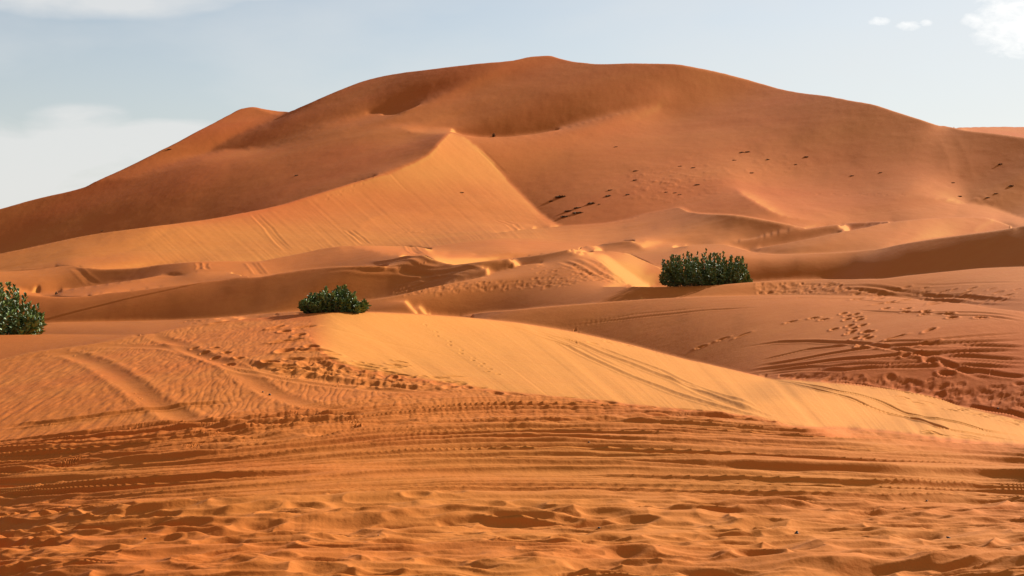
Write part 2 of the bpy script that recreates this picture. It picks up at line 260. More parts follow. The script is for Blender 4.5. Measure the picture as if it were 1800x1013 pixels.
def spread(val, w, er, ed, x, n):             # smooth fill between given values, stopping at crests
    H_, W_ = val.shape; par = (np.add.outer(np.arange(H_), np.arange(W_)) % 2).astype(bool)
    den = w + 1e-6; den[:-1] += ed[:-1]; den[1:] += ed[:-1]; den[:, :-1] += er[:, :-1]; den[:, 1:] += er[:, :-1]
    base = w * val + 1e-6 * x
    for k in range(n):
        for p in (par, ~par):
            num = base.copy()
            num[:-1] += ed[:-1] * x[1:]; num[1:] += ed[:-1] * x[:-1]
            num[:, :-1] += er[:, :-1] * x[:, 1:]; num[:, 1:] += er[:, :-1] * x[:, :-1]
            x = np.where(p, x + 1.85 * (num / den - x), x)
    return x
def relax(x, er, ed, n):
    w = np.ones_like(x); w[:, 1:] += er[:, :-1]; w[:, :-1] += er[:, :-1]; w[:-1] += ed[:-1]; w[1:] += ed[:-1]
    for _ in range(n):
        a = x.copy(); a[:, 1:] += x[:, :-1] * er[:, :-1]; a[:, :-1] += x[:, 1:] * er[:, :-1]
        a[:-1] += x[1:] * ed[:-1]; a[1:] += x[:-1] * ed[:-1]; x = a / w
    return x
def make_level(step, prev):
    g = Level(); g.step = step; g.d = step / FPX
    g.us = np.arange(-24 + step / 2, 1824, step); g.vs = np.arange(80 + step / 2, 1029, step)
    us, vs = g.us, g.vs; H_, W_ = len(vs), len(us)
    cv = np.zeros((H_, W_), bool); ch = cv.copy(); ccv = cv.copy(); cch = cv.copy()
    tv = np.zeros((H_, W_)); tw = tv.copy(); dv = tv.copy(); dw = tv.copy()
    g.sky = vs[:, None] < mono(L['SKY'][1], us)[None, :]
    front_line = mono(L['Y'][1], us); front_line = np.where(np.isnan(front_line), 1e4, front_line)
    for nm, (kind, pts) in L.items():
        vl = mono(pts, us)
        if nm in ('X', 'Z', 'T', 'R'): vl = np.where(vl > front_line - 1.0, np.nan, vl)     # hidden behind the near dune
        ok = ~np.isnan(vl); sb = mono(pts, us, 2); sa = mono(pts, us, 3)
        below = vs[:, None] > np.where(ok, vl, 1e9)[None, :]; j = np.searchsorted(vs, np.where(ok, vl, 0)); occ = kind in 'os'
        dn = mono([(a[0], math.log(a[1])) for a in DL[nm]], us) if nm in DL else None
        df = mono([(a[0], math.log(max(a[2], 1))) for a in DL[nm]], us) if nm in DL else None
        for i in range(W_):
            if not ok[i] or j[i] < 1 or j[i] >= H_: continue
            if occ: cv[j[i] - 1, i] = True
            ccv[j[i] - 1, i] = True
            for jj, val in ((j[i], sb[i]), (j[i] - 1, sa[i])):
                if val >= 1: tv[jj, i] += val * 4; tw[jj, i] += 4
            if dn is not None and not np.isnan(dn[i]):
                dv[j[i], i] += dn[i]; dw[j[i], i] += 1
                if kind != 's': dv[j[i] - 1, i] += df[i]; dw[j[i] - 1, i] += 1
        chh = (below[:, :-1] != below[:, 1:]) & (ok[:-1] & ok[1:])[None, :]
        if occ: ch[:, :-1] |= chh
        cch[:, :-1] |= chh
    for u, v, l in P:
        i = int((u - us[0]) / step + .5); jj = int((v - vs[0]) / step + .5)
        if 0 <= i < W_ and 0 <= jj < H_: tv[jj, i] += l * 3; tw[jj, i] += 3
    for u, v, l in DP:
        i = int((u - us[0]) / step + .5); jj = int((v - vs[0]) / step + .5)
        if 0 <= i < W_ and 0 <= jj < H_: dv[jj, i] += math.log(l); dw[jj, i] += 1
    ok = ~g.sky; ccv |= cv; cch |= ch; g.cv = cv
    def edges(a, b):
        er = np.zeros((H_, W_), bool); ed = er.copy()
        er[:, :-1] = ~b[:, :-1] & ok[:, :-1] & ok[:, 1:]; ed[:-1] = ~a[:-1] & ok[:-1] & ok[1:]; return er, ed
    g.er, g.ed = edges(cv, ch); er2, ed2 = edges(ccv, cch)
    T0 = np.full((H_, W_), 115.) if prev is None else resample(prev.T, prev, us, vs)
    Q0 = np.full((H_, W_), 4.) if prev is None else resample(prev.Q0, prev, us, vs)
    g.T = spread(tv / np.maximum(tw, 1), tw * .5, er2.astype(float), ed2.astype(float), T0, 140)
    g.Q0 = spread(dv / np.maximum(dw, 1), dw * 5, g.er.astype(float), g.ed.astype(float), Q0, 140); g.Q = g.Q0.copy()
    g.U = ((us - UC) / FPX)[None, :] + 0 * g.T; g.V = ((VH - vs) / FPX)[:, None] + 0 * g.T
    B = tone(g.T) / TONE_K - TONE_A; far_ = np.clip((540 - vs) / 40, 0, 1)[:, None]; B = B + np.minimum(B - .10, .14) * .42 * far_ * (B < .36); B = np.where(B > .55, .55 + (B - .55) * .6, B); g.B = np.clip(B, -.01, .95)
    aa = mono(L['AA'][1], us); aa = np.where(np.isnan(aa), np.where(us < 600, 600, 785), aa)
    vv = vs[:, None] + 0 * g.T; uu = us[None, :] + 0 * g.T
    fg = np.clip((vv - aa[None, :] - 10) / 60, 0, 1); nr = np.clip((vv - 560) / 30, 0, 1)
    g.wdat = 1. - .97 * fg; g.ws = 1 + 1.5 * nr + 1.5 * fg; g.wa = 1 + 12 * fg + 2 * nr + 4 * np.exp(-((vv - 560) / 22) ** 2) * (uu < 540) + 3 * np.exp(-((vv - 515) / 12) ** 2) * (uu > 1000)
    yl = mono(L['Y'][1], us); ab = mono(L['AB'][1], us); top = np.where(np.isnan(yl), np.where(np.isnan(ab), 0, ab), yl)[None, :]
    h = 2.05 - .45 * np.exp(-((uu - 700) / 330) ** 2) * np.clip((780 - vv) / 200, 0, 1) - .06 * np.sin(uu / 500.)
    reg = (vv > np.where(us < 540, 0, aa)[None, :] + 1) & (vv > top + 3)
    g.Q = np.where(reg, np.log(h / np.maximum(-g.V, .01)), g.Q)
    g.B = np.where(reg, .27 + .15 * np.clip(uu / 800, 0, 1), g.B); g.wdat = np.where(reg, .6, g.wdat); g.wdat = np.where(vv > 820, .03, g.wdat)
    br = (vv > top) & (vv < aa[None, :]) & (uu > 540); g.wdat = np.where(br, .7, g.wdat); g.ws = np.where(br, 2.6, g.ws)
    g.Q = relax(g.Q, g.er.astype(float), g.ed.astype(float), 600 // step)
    up_ = np.zeros_like(ok); up_[1:] = g.ed[:-1]; lf = np.zeros_like(ok); lf[:, 1:] = g.er[:, :-1]
    g.m = [(g.er & up_), (lf & g.ed)]
    g.sh = []; g.sv = []
    for m in g.m:
        g.sh.append(((er2[:, :-1] & m[:, 1:] & m[:, :-1]) * g.ws[:, :-1] ** 2).astype(F32)); g.sv.append(((ed2[:-1] & m[1:] & m[:-1]) * g.ws[:-1] ** 2).astype(F32))
    g.m = [m.astype(F32) for m in g.m]; g.free = ok.astype(F32); g.dark = g.B < .02
    for k in ('U', 'V', 'B', 'wdat', 'wa', 'Q'): setattr(g, k, getattr(g, k).astype(F32))
    g.erf = g.er.astype(F32); g.edf = g.ed.astype(F32); g.gapm = (cv[:-1] & ok[:-1]).astype(F32)
    g.k2v = g.edf[1:-1] * g.edf[:-2]; g.k2h = g.erf[:, 1:-1] * g.erf[:, :-2]
    return g
LV = np.array([sd[0], sd[1], sd[2]], F32)
STIFF = {12: 200., 6: 400., 3: 150.}
def gradient(g, q, ls, la):
    idd = F32(1 / g.d); Rr = np.zeros_like(q); Dd = np.zeros_like(q)
    Rr[:, :-1] = (q[:, 1:] - q[:, :-1]) * idd; Dd[:-1] = (q[:-1] - q[1:]) * idd
    Lf = np.zeros_like(q); Lf[:, 1:] = Rr[:, :-1]; Up_ = np.zeros_like(q); Up_[1:] = Dd[:-1]
    gR = np.zeros_like(q); gD = np.zeros_like(q); l2 = F32(2 * ls)
    for k, (a, b) in enumerate(((Rr, Up_), (Lf, Dd))):
        m = g.m[k]; c = 1 + g.U * a + g.V * b; inv = 1 / np.sqrt(a * a + c * c + b * b + F32(1e-12))
        n3 = (a * inv, -c * inv, b * inv); s = n3[0] * LV[0] + n3[1] * LV[1] + n3[2] * LV[2]
        e = s - g.B; e = np.where((s < 0) & g.dark, F32(.5) * e, e); w = 2 * g.wdat * m * e
        G3 = []
        for i in range(3):
            t = w * LV[i]; n_ = n3[i]
            dh = (n_[:, 1:] - n_[:, :-1]) * g.sh[k] * l2; t[:, 1:] += dh; t[:, :-1] -= dh
            dv_ = (n_[1:] - n_[:-1]) * g.sv[k] * l2; t[1:] += dv_; t[:-1] -= dv_
            G3.append(t)
        G3[2] -= 8 * np.clip(F32(.85) - n3[2], 0, None) * m
        dot = G3[0] * n3[0] + G3[1] * n3[1] + G3[2] * n3[2]
        hx, hy, hz = ((G3[i] - dot * n3[i]) * inv for i in range(3))
        ga = (hx - hy * g.U) * m; gb = (hz - hy * g.V) * m - np.clip(F32(.3) - b, 0, None) * m
        if k == 0: gR += ga; gD[:-1] += gb[1:]
        else: gR[:, :-1] += ga[:, 1:]; gD += gb
    gR *= g.erf * idd; gD *= g.edf * idd; gq = 2 * F32(la) * g.wa * (q - g.Q) * g.free
    gq[:, 1:] += gR[:, :-1]; gq[:, :-1] -= gR[:, :-1]; gq[:-1] += gD[:-1]; gq[1:] -= gD[:-1]
    d2 = (q[2:] - 2 * q[1:-1] + q[:-2]) * g.k2v * F32(2 * STIFF[g.step]); gq[2:] += d2; gq[1:-1] -= 2 * d2; gq[:-2] += d2
    d2 = (q[:, 2:] - 2 * q[:, 1:-1] + q[:, :-2]) * g.k2h * F32(2 * STIFF[g.step]); gq[:, 2:] += d2; gq[:, 1:-1] -= 2 * d2; gq[:, :-2] += d2
    gp = 100 * np.clip(F32(.005) - (q[:-1] - q[1:]), 0, None) * g.gapm; gq[:-1] -= gp; gq[1:] += gp
    return gq
def settle(g, q, n, lr, ls, la=.002):
    m = np.zeros_like(q); v = np.zeros_like(q)
    for k in range(n):
        gr_ = gradient(g, q, ls, la); m = F32(.9) * m + F32(.1) * gr_; v = F32(.99) * v + F32(.01) * gr_ * gr_
        l = lr * (.5 * (1 + math.cos(math.pi * k / n)) + .01)
        q = q - (F32(l / (1 - .9 ** (k + 1))) * m / (np.sqrt(v / F32(1 - .99 ** (k + 1))) + F32(1e-9))) * g.free
    return q
TONE_K, TONE_A = 0.585, 0.128
g = None; q = None
for step, n, lr, ls in ((12, 2500, .02, .01), (6, 1600, .006, .02), (3, 900, .002, .022)):
    g2 = make_level(step, g)
    if g is None: q = g2.Q.copy()
    else:
        dq = resample(np.where(g.sky, 0, q - g.Q), g, g2.us, g2.vs); q = (g2.Q + relax(dq, g2.erf, g2.edf, 6)).astype(F32)
    q = settle(g2, q, n, lr, ls); q = relax(q, g2.erf, g2.edf, {12: 4, 6: 8, 3: 5}[step]).astype(F32); q = settle(g2, q, n // 3, lr * .5, ls); g = g2
q = q.astype(float)
# ranges per ray -> heights on a bearing/range sheet, with the hidden hollows behind the crests
LN = np.concatenate([np.arange(np.log(6.8), np.log(24), .012), np.arange(np.log(24), np.log(240), .0036), np.arange(np.log(240), np.log(620), .0022), np.arange(np.log(620), np.log(1500), .01)])
uc = g.us; NC = len(uc); tab = np.zeros((len(LN), NC))
def hermite(x, y, xs):                       # shape-keeping cubic through samples
    k = np.concatenate([[True], np.diff(x) > 1e-6]); x, y = x[k], y[k]; h = np.diff(x); d = np.diff(y) / h
    m = np.zeros(len(x)); pr = d[:-1] * d[1:]; m[1:-1] = np.where(pr > 0, 2 * pr / np.where(pr > 0, d[:-1] + d[1:], 1), 0); m[0] = d[0]; m[-1] = d[-1]
    xs = np.clip(xs, x[0], x[-1]); i = np.clip(np.searchsorted(x, xs) - 1, 0, len(x) - 2); t = (xs - x[i]) / h[i]
    return (2*t**3-3*t**2+1)*y[i]+(t**3-2*t*t+t)*h[i]*m[i]+(3*t*t-2*t**3)*y[i+1]+(t**3-t*t)*h[i]*m[i+1]
crest = [mono(pts, uc) for nm, (k, pts) in L.items() if k in 'os']
for i in range(NC):
    lv = {}
    for vl in crest:
        if not np.isnan(vl[i]): lv[int(np.searchsorted(g.vs, vl[i]))] = vl[i]
    pts = []
    for j in range(len(g.vs) - 1, 0, -1):
        if g.sky[j, i]: break
        V = (VH - g.vs[j]) / FPX; pts.append((q[j, i], V))
        if not g.cv[j - 1, i]: continue
        if not g.sky[j - 1, i]:                 # a crest that hides next to nothing: leave the slope unbroken
            s1 = q[j, i] - q[j + 1, i] if (j + 1 < len(g.vs) and not g.cv[j, i]) else .005
            s2 = q[j - 2, i] - q[j - 1, i] if (j > 1 and not g.cv[j - 2, i] and not g.sky[j - 2, i]) else .005
            if q[j - 1, i] - q[j, i] < max(.9 * (s1 + s2), .012): continue
        vc = lv.get(j, g.vs[j] - 1.5); t = (g.vs[j] - vc) / 3.
        s = q[j, i] - q[j + 1, i] if (j + 1 < len(g.vs) and not g.cv[j, i]) else .004
        qc = q[j, i] + min(s, .10) * t; Vc = (VH - vc) / FPX; pts.append((qc, Vc)); ycr = math.exp(qc)
        if g.sky[j - 1, i]:
            zc = Vc * ycr
            for d in (.01, .03, .06, .1, .15, .2, .3, .4, .55, .75, 1., 1.5, 3.):
                y = ycr * math.exp(d); z_ = -8 + np.logaddexp(0, (zc - .36 * (y - ycr) + 8) / 4) * 4
                if d < .02: z_ = zc - .216 * (y - ycr)
                pts.append((qc + d, min(z_ / y, Vc)))
            break
        jf = j - 1
        s = q[jf - 1, i] - q[jf, i] if (jf > 0 and not g.cv[jf - 1, i] and not g.sky[jf - 1, i]) else .004
        qf = max(q[jf, i] - min(max(s, 0), .10) * (1 - t), qc + .0015); yf_ = math.exp(qf)
        for t in (.015, .04, .1, .2, .35, .5, .65, .8, .9, .96):
            y = ycr + (yf_ - ycr) * t; pts.append((math.log(y), (Vc * y - .05 * (yf_ - ycr) * (4 * t * (1 - t)) ** 1.6) / y))
        pts.append((qf, Vc))
    a = np.array(pts); o = np.maximum.accumulate(a[:, 0] + np.arange(len(a)) * 1e-9)
    tab[:, i] = hermite(o, a[:, 1], LN)
    m = LN < o[0]; tab[m, i] = math.exp(o[0]) * a[0, 1] / np.exp(LN[m])
USD = float(uc[1] - uc[0])

def median3(a):
    p = np.pad(a, ((0, 0), (1, 1)), 'edge'); return np.median(np.stack([p[:, k:k + a.shape[1]] for k in range(3)]), axis=0)
tab = median3(median3(tab))
p_ = np.pad(tab, ((0, 0), (1, 1)), 'edge'); tab = .15 * p_[:, :-2] + .7 * p_[:, 1:-1] + .15 * p_[:, 2:]
p_ = np.pad(tab, ((1, 1), (0, 0)), 'edge'); tab = (p_[:-2] + 2 * p_[1:-1] + p_[2:]) / 4

# dense rows and columns
ln_d = np.concatenate([np.arange(np.log(6.8), np.log(22), .0014), np.arange(np.log(22), np.log(130), .0026), np.arange(np.log(130), np.log(250), .0034), np.arange(np.log(250), np.log(620), .0024), np.arange(np.log(620), np.log(1480), .01)])
u_d = np.arange(-20.0, 1820.1, 1.4)
rows = np.empty((len(ln_d), NC))
for j in range(NC): rows[:, j] = np.interp(ln_d, LN, tab[:, j])
fi = (u_d - uc[0]) / USD; i1 = np.clip(np.floor(fi).astype(int), 0, NC - 2); t = np.clip(fi - i1, 0, 1)
i0 = np.clip(i1 - 1, 0, NC - 1); i2 = i1 + 1; i3 = np.clip(i1 + 2, 0, NC - 1)
w0, w1, w2, w3 = (-.5*t+t*t-.5*t**3), (1-2.5*t*t+1.5*t**3), (.5*t+2*t*t-1.5*t**3), (-.5*t*t+.5*t**3)
p_ = np.pad(rows, ((1, 1), (0, 0)), 'edge'); rows = (p_[:-2] + 2 * p_[1:-1] + p_[2:]) / 4
G = rows[:, i0] * w0 + rows[:, i1] * w1 + rows[:, i2] * w2 + rows[:, i3] * w3
yr = np.exp(ln_d)
Zd = G * yr[:, None]                          # heights
Ud = (u_d - UC) / FPX
Xd = yr[:, None] * Ud[None, :]; Yd = np.repeat(yr[:, None], len(Ud), 1)
Gmax = np.maximum.accumulate(G, axis=0)
def hit(u, v):
    """ground point seen at photo position (u, v)"""
    j = int(np.clip(round((u - u_d[0]) / 1.4), 0, len(u_d) - 1)); V = (VH - v) / FPX
    k = int(np.searchsorted(Gmax[:, j], V)); k = min(max(k, 1), len(yr) - 1)
    a, b = Gmax[k - 1, j], Gmax[k, j]; f = 0 if b <= a else (V - a) / (b - a)
    y = yr[k - 1] + (yr[k] - yr[k - 1]) * min(max(f, 0), 1)
    return (u - UC) / FPX * y, y
def zat(x, y, Zs=None):
    Zs = Zd if Zs is None else Zs
    fj = (x / y - Ud[0]) / (Ud[1] - Ud[0]); j = int(np.clip(math.floor(fj), 0, len(Ud) - 2)); fj = min(max(fj - j, 0), 1)
    k = int(np.clip(np.searchsorted(yr, y) - 1, 0, len(yr) - 2)); fk = (y - yr[k]) / (yr[k + 1] - yr[k])
    return float((Zs[k, j]*(1-fj)+Zs[k, j+1]*fj)*(1-fk)+(Zs[k+1, j]*(1-fj)+Zs[k+1, j+1]*fj)*fk)

# image-row / column of every ground point, for placing the marks where the photo has them
Vp = VH - FPX * G; Up = np.repeat(u_d[None, :], len(yr), 0)
vis = G >= Gmax - 1e-6
AA = [(545,588),(550,600),(565,618),(590,635),(640,650),(700,660),(800,675),(900,690),(1000,700),(1100,710),(1200,720),(1300,730),(1350,738),(1400,750),(1480,752),(1560,757),(1640,768),(1720,776),(1840,785)]
YC = [(-40,642),(0,632),(60,618),(105,612),(150,606),(250,589),(300,579),(380,566),(450,559),(530,552),(585,549),(640,548),(720,551),(800,556),(900,566),(1000,582),(1100,604),(1200,630),(1280,648),(1350,664),(1453,672),(1554,682),(1630,695),(1696,715),(1840,748)]
aa = herm(AA, u_d); aa = np.where(u_d < 545, 560, aa)[None, :]
yc = herm(YC, u_d)[None, :]
near = (Yd < 46) & (Vp > yc - 2)
nf = near.astype(np.float32)
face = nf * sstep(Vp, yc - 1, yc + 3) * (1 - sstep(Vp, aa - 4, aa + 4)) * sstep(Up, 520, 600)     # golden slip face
fgd = nf * sstep(Vp, aa - 2, aa + 8)                                                              # trodden foreground
D = np.zeros_like(Zd, dtype=np.float32)
smooth_mask = np.zeros_like(D); PD = np.zeros_like(D); PR = np.zeros_like(D)
NRW = int(np.searchsorted(yr, 60))            # rows that carry small relief

# ruts, grooves and trails --------------------------------------------------
def stamp_path(pts, width, prof, amp, ws=None, keep=None, jitter=0, samples=160, win=2.5, onlynear=None):
    """sweep a cross profile along a ground path given by photo positions"""
    P = np.array([hit(*p) for p in pts])
    tt = np.linspace(0, len(P) - 1, samples); P = np.stack([np.interp(tt, range(len(P)), P[:, 0]), np.interp(tt, range(len(P)), P[:, 1])], 1)
    for _ in range(10): P[1:-1] = (P[:-2] + P[1:-1] * 2 + P[2:]) / 4
    for a, b, s in zip(P[:-1], P[1:], np.linspace(0, 1, samples - 1)):
        w = width * win; x0, x1 = min(a[0], b[0]) - w, max(a[0], b[0]) + w; y0, y1 = min(a[1], b[1]) - w, max(a[1], b[1]) + w
        k0, k1 = np.searchsorted(yr, (max(y0, 6.9), y1)); 
        if k1 - k0 < 1: continue
        j0 = int(np.clip((min(x0 / y0, x0 / y1) - Ud[0]) / (Ud[1] - Ud[0]), 0, len(Ud) - 1)); j1 = int(np.clip((max(x1 / y0, x1 / y1) - Ud[0]) / (Ud[1] - Ud[0]) + 2, 0, len(Ud)))
        if j1 - j0 < 1: continue
        sl = (slice(k0, k1), slice(j0, j1)); d = b - a; L2 = float(d @ d) + 1e-12
        rx, ry = Xd[sl] - a[0], Yd[sl] - a[1]; q = (rx * d[0] + ry * d[1]) / L2
        inside = (q >= 0) & (q < 1)
        dist = (rx * d[1] - ry * d[0]) / math.sqrt(L2) / width
        e = min(1, 6 * s, 6 * (1 - s))
        yield sl, dist, inside & (np.abs(dist) < win), e * amp, s
def rut(pts, width, amp, flat=0, **k):
    near_d = np.full(D.shape, 9., np.float32); e_ = np.zeros_like(near_d)
    for sl, d, m, a, s in stamp_path(pts, width, None, amp, **k):
        ad = np.abs(d); better = m & (ad < near_d[sl]); near_d[sl] = np.where(better, ad, near_d[sl]); e_[sl] = np.where(better, a, e_[sl])
    w = near_d < 8
    nd = near_d[w]; D[w] += (-np.exp(-nd * nd * 1.5) + .55 * np.exp(-(nd - 1.35) ** 2 * 5)) * e_[w]
    if flat: smooth_mask[w] = np.maximum(smooth_mask[w], flat * (1 - sstep(nd, .7, 1.3)))
def pit(x, y, rx, ry, ang, dep, rim=.35):
    w = max(rx, ry) * 2.2
    k0, k1 = np.searchsorted(yr, (max(y - w, 6.9), y + w)); ya, yb = max(y - w, 1), y + w
    j0 = int(np.clip((min((x - w) / ya, (x - w) / yb) - Ud[0]) / (Ud[1] - Ud[0]), 0, len(Ud) - 1)); j1 = int(np.clip((max((x + w) / ya, (x + w) / yb) - Ud[0]) / (Ud[1] - Ud[0]) + 2, 0, len(Ud)))
    if k1 <= k0 or j1 <= j0: return
    sl = (slice(k0, k1), slice(j0, j1)); dx, dy = Xd[sl] - x, Yd[sl] - y; c, s = math.cos(ang), math.sin(ang)
    a = (dx * c + dy * s) / rx; b = (-dx * s + dy * c) / ry; r2 = a * a + b * b
    r = np.sqrt(r2)
    PD[sl] = np.minimum(PD[sl], -dep * np.exp(-r2 ** 1.5 * 1.1)); PR[sl] = np.maximum(PR[sl], dep * rim * np.exp(-(r - 1.35) ** 2 * 7))
def pits_at(u, v, n=1, su=0, sv=0, size=.13, dep=.035, seed=0):
    g = np.random.default_rng(seed)
    for i in range(n):
        uu, vv = u + su * (g.random() * 2 - 1), v + sv * (g.random() * 2 - 1)
        x, y = hit(uu, vv); s = size * (.75 + .5 * g.random())
        pit(x, y, s, s * .55, g.random() * 3.1, dep * (.7 + .6 * g.random()))
def trail(pts, step, size=.13, dep=.03, seed=1, gap=.12):
    P = np.array([hit(*p) for p in pts]); g = np.random.default_rng(seed)
    seg = np.hypot(*np.diff(P, axis=0).T); cs = np.concatenate([[0], np.cumsum(seg)]); n = int(cs[-1] / step)
    for i in range(n):
        s = (i + .5 + .25 * (g.random() - .5)) * step; x = np.interp(s, cs, P[:, 0]); y = np.interp(s, cs, P[:, 1])
        k = min(np.searchsorted(cs, s), len(P) - 1); d = P[k] - P[k - 1]; d = d / (np.hypot(*d) + 1e-9)
        sd_ = gap * (1 if i % 2 else -1); pit(x - d[1] * sd_, y + d[0] * sd_, size * (.85 + .3 * g.random()), size * .5, math.atan2(d[1], d[0]), dep)

# -- general wind-blown undulation, all ranges
sc = np.maximum(Yd, 60)
sel = slice(0, len(yr))
und = fbm(Xd / 26, Yd / 34, 3, 3) * .22 * sstep(Yd, 150, 260) + fbm(Xd / 7, Yd / 10, 31, 2) * .035 * sstep(Yd, 60, 120)
D += und.astype(np.float32) * 0.7
D += (fbm(Xd / 2.6, Yd / 3.6, 35, 3, .6) * .022 * sstep(Yd, 90, 200)).astype(np.float32)
# avalanche streaks on the big lit slope and the mountain
crA, crB = .80, .60
pp = Xd * crB + Yd * crA; qq = Xd * crA - Yd * crB
C_LINE = [(-40,453),(0,447),(100,426),(162,414),(250,402),(319,392),(403,380),(458,369),(569,337),(664,308),(711,292),(755,272),(794,231),(812,238),(835,255),(870,290),(905,330),(940,365),(965,385),(985,397),(1840,397)]
cl = herm(C_LINE, u_d)[None, :]
bigf = sstep(Vp, cl + 3, cl + 12) * (Yd > 225) * (Yd < 480) * (1 - sstep(Up, 930, 985)) * sstep(Up, 190, 300)
D += (bigf * (fbm((Up - 1.12 * Vp + .0012 * (Up - 600) ** 2 * 0) / 7.5, (Up + Vp) / 170, 41, 2, .6) * .022)).astype(np.float32)
# far trodden/speckled patch at the foot of the mountain
spk = np.exp(-((Up - 1170) / 90) ** 2 - ((Vp - 325) / 28) ** 2) + .5 * np.exp(-((Up - 1330) / 110) ** 2 - ((Vp - 290) / 22) ** 2) + .6 * np.exp(-((Up - 1740) / 80) ** 2 - ((Vp - 350) / 12) ** 2) + .7 * np.exp(-((Up - 740) / 50) ** 2 - ((Vp - 408) / 10) ** 2)
spk = spk * (Yd > 220)
D += (spk * np.maximum(fbm(Xd / 1.7, Yd / 3.0, 51, 3), 0) * .13).astype(np.float32)

# -- near relief
n_ = NRW; S_ = (slice(0, n_), slice(None)); Xn, Yn, Vn, Un = Xd[S_], Yd[S_], Vp[S_], Up[S_]
fgn, fcn = fgd[S_], face[S_]
# curved family of wheel lines: lines of constant W
slopeL = -.145 * 90 * np.logaddexp(0, (720 - Un) / 90) * np.clip((1040 - Vn) / 300, 0, 1) - .055 * 90 * np.logaddexp(0, (Un - 1050) / 90) * np.clip((1010 - Vn) / 200, 0, 1)
Wv = Vn + slopeL
Wy = FPX * 2.05 / np.maximum(Wv - VH, 40)      # as a range in metres
band = fgn * sstep(Wv, 668, 735)              # where the lines are dense
rip_zone = fgn * (1 - sstep(Wv, 690, 800) * .85) * sstep(Vn, yc - 2, yc + 6)
lowz = fgn * sstep(Vn, 868, 905)              # trodden soft sand close to the camera
lam = .75 + .25 * vnoise(Xn / 3, Wy / 3, 5)
def ridged(a): return 1 - 2 * np.abs(a)
st = .022 * fbm(Xn / 5.0 + 3, Wy / .45, 61, 2, .5) + .046 * vnoise(Xn / 4.2, Wy / .17, 63) + .034 * vnoise(Xn / 2.6, Wy / .12, 64) + .003 * vnoise(Xn / 1.2, Wy / .07, 65)
crestl = lambda a, b, sd_: (1 - np.abs(vnoise(a, b, sd_)) * 1.6)
st = st + .030 * crestl(Xn / 6.5, Wy / .27, 161) + .040 * crestl(Xn / 3.6 + 5, Wy / .15, 162) + .018 * crestl(Xn / 2.6, Wy / .115, 163)
cut = np.maximum(vnoise(Xn / 9, Wy / .30, 66) - .35, 0) * .10    # sharper ruts
st = st - cut + .012 * fbm(Xn / .5, Wy / .28, 67, 2)
D[S_] += (band * (1 - .45 * lowz) * st * lam).astype(np.float32)
# tread prints along some of the wheel lines
for wc, hw, sp, am, ph in ((858, 4, .12, .0025, 0.), (815, 3, .10, .0015, 2.)):
    m = np.exp(-((Wv - wc) / hw) ** 2) * fgn
    D[S_] += (m * am * np.sin(2 * math.pi * (Xn + .45 * (Wv - wc) / hw * sp) / sp + ph) * sstep(vnoise(Xn / 2.1, Wy / .6, 68 + int(wc)), -.5, .2)).astype(np.float32)
D[S_] -= (.02 * np.exp(-((Wv - 858) / 11) ** 4) * fgn).astype(np.float32)
# soft lumps in the lowest strip
wxn = Xn + .12 * fbm(Xn / .6, Yn / .6, 71, 2); wyn = Yn + .15 * fbm(Xn / .7 + 9, Yn / .7, 73, 2)
lump = fbm(wxn / .62, wyn / .30, 75, 3, .45)
D[S_] += (lowz * (.008 * lump + .026 * vnoise(wxn / .8, wyn / .34, 79) + .022 * crestl(wxn / .55, wyn / .22, 80) + .024 * crestl(wxn / .36, wyn / .12, 180) + .007 * vnoise(wxn / .16, wyn / .08, 181))).astype(np.float32)
g = np.random.default_rng(5)
for i in range(170):
    u = g.uniform(-20, 1820); v = 868 + 150 * g.random() ** .8
    if u > 1100 and g.random() < .45: continue
    x, y = hit(u, v); s = g.uniform(.09, .19); pit(x, y, s, s * .5, g.uniform(-.3, .4), g.uniform(.008, .026), .5)
# wind ripples
rp = Xn * math.cos(.17) + Yn * math.sin(.17) + .13 * fbm(Xn / .6, Yn / 1.4, 81, 3) + .03 * vnoise(Xn / .12, Yn / .5, 83)
amp = .5 + .5 * sstep(vnoise(Xn / 1.6, Yn / 3.5, 85), -.7, .4)
farfade = 1 - sstep(Yn, 30, 40)
rl = rip_zone * sstep(Un, 60, 300) * (1 - .5 * sstep(Un, 520, 900)) * farfade
ripple = np.sin(2 * math.pi * rp / .092); ripple = ripple + .35 * np.sin(4 * math.pi * rp / .092 + 1)
RIP = (.0022 * rl * amp * ripple + rip_zone * .006 * fbm(Xn / .09, Yn / .35, 87, 2)).astype(np.float32)
# broad smooth ruts on the left-hand dune
rut([(88,618),(125,623),(165,636),(210,662),(262,702),(325,738),(395,760),(470,771),(560,776)], .16, .017, flat=1)
rut([(235,589),(275,594),(312,603),(350,624),(420,648),(500,665),(580,677),(680,687),(800,696)], .13, .013, flat=1)
rut([(150,607),(240,609),(300,611),(350,622),(410,645),(440,668),(475,690),(540,712),(620,728),(720,742)], .14, .012, flat=1)
rut([(395,632),(450,645),(520,660),(600,672),(700,680),(830,694)], .15, .03)
for pts, w, a in (([(0,752),(100,742),(200,728),(300,716),(420,706)], .10, .03), ([(0,782),(120,768),(240,752),(380,742),(520,732),(640,728)], .12, .035), ([(0,845),(120,822),(240,806),(330,796),(420,790)], .2, .06),
                  ([(0,798),(150,776),(300,758),(450,747),(640,738)], .12, .035), ([(420,742),(560,733),(640,730)], .12, .04), ([(540,768),(640,752),(735,741)], .18, .06), ([(850,752),(1000,745),(1200,736),(1400,746)], .12, .03)):
    rut(pts, w, a)
sm = smooth_mask[S_]
D[S_] += RIP * (1 - sm)
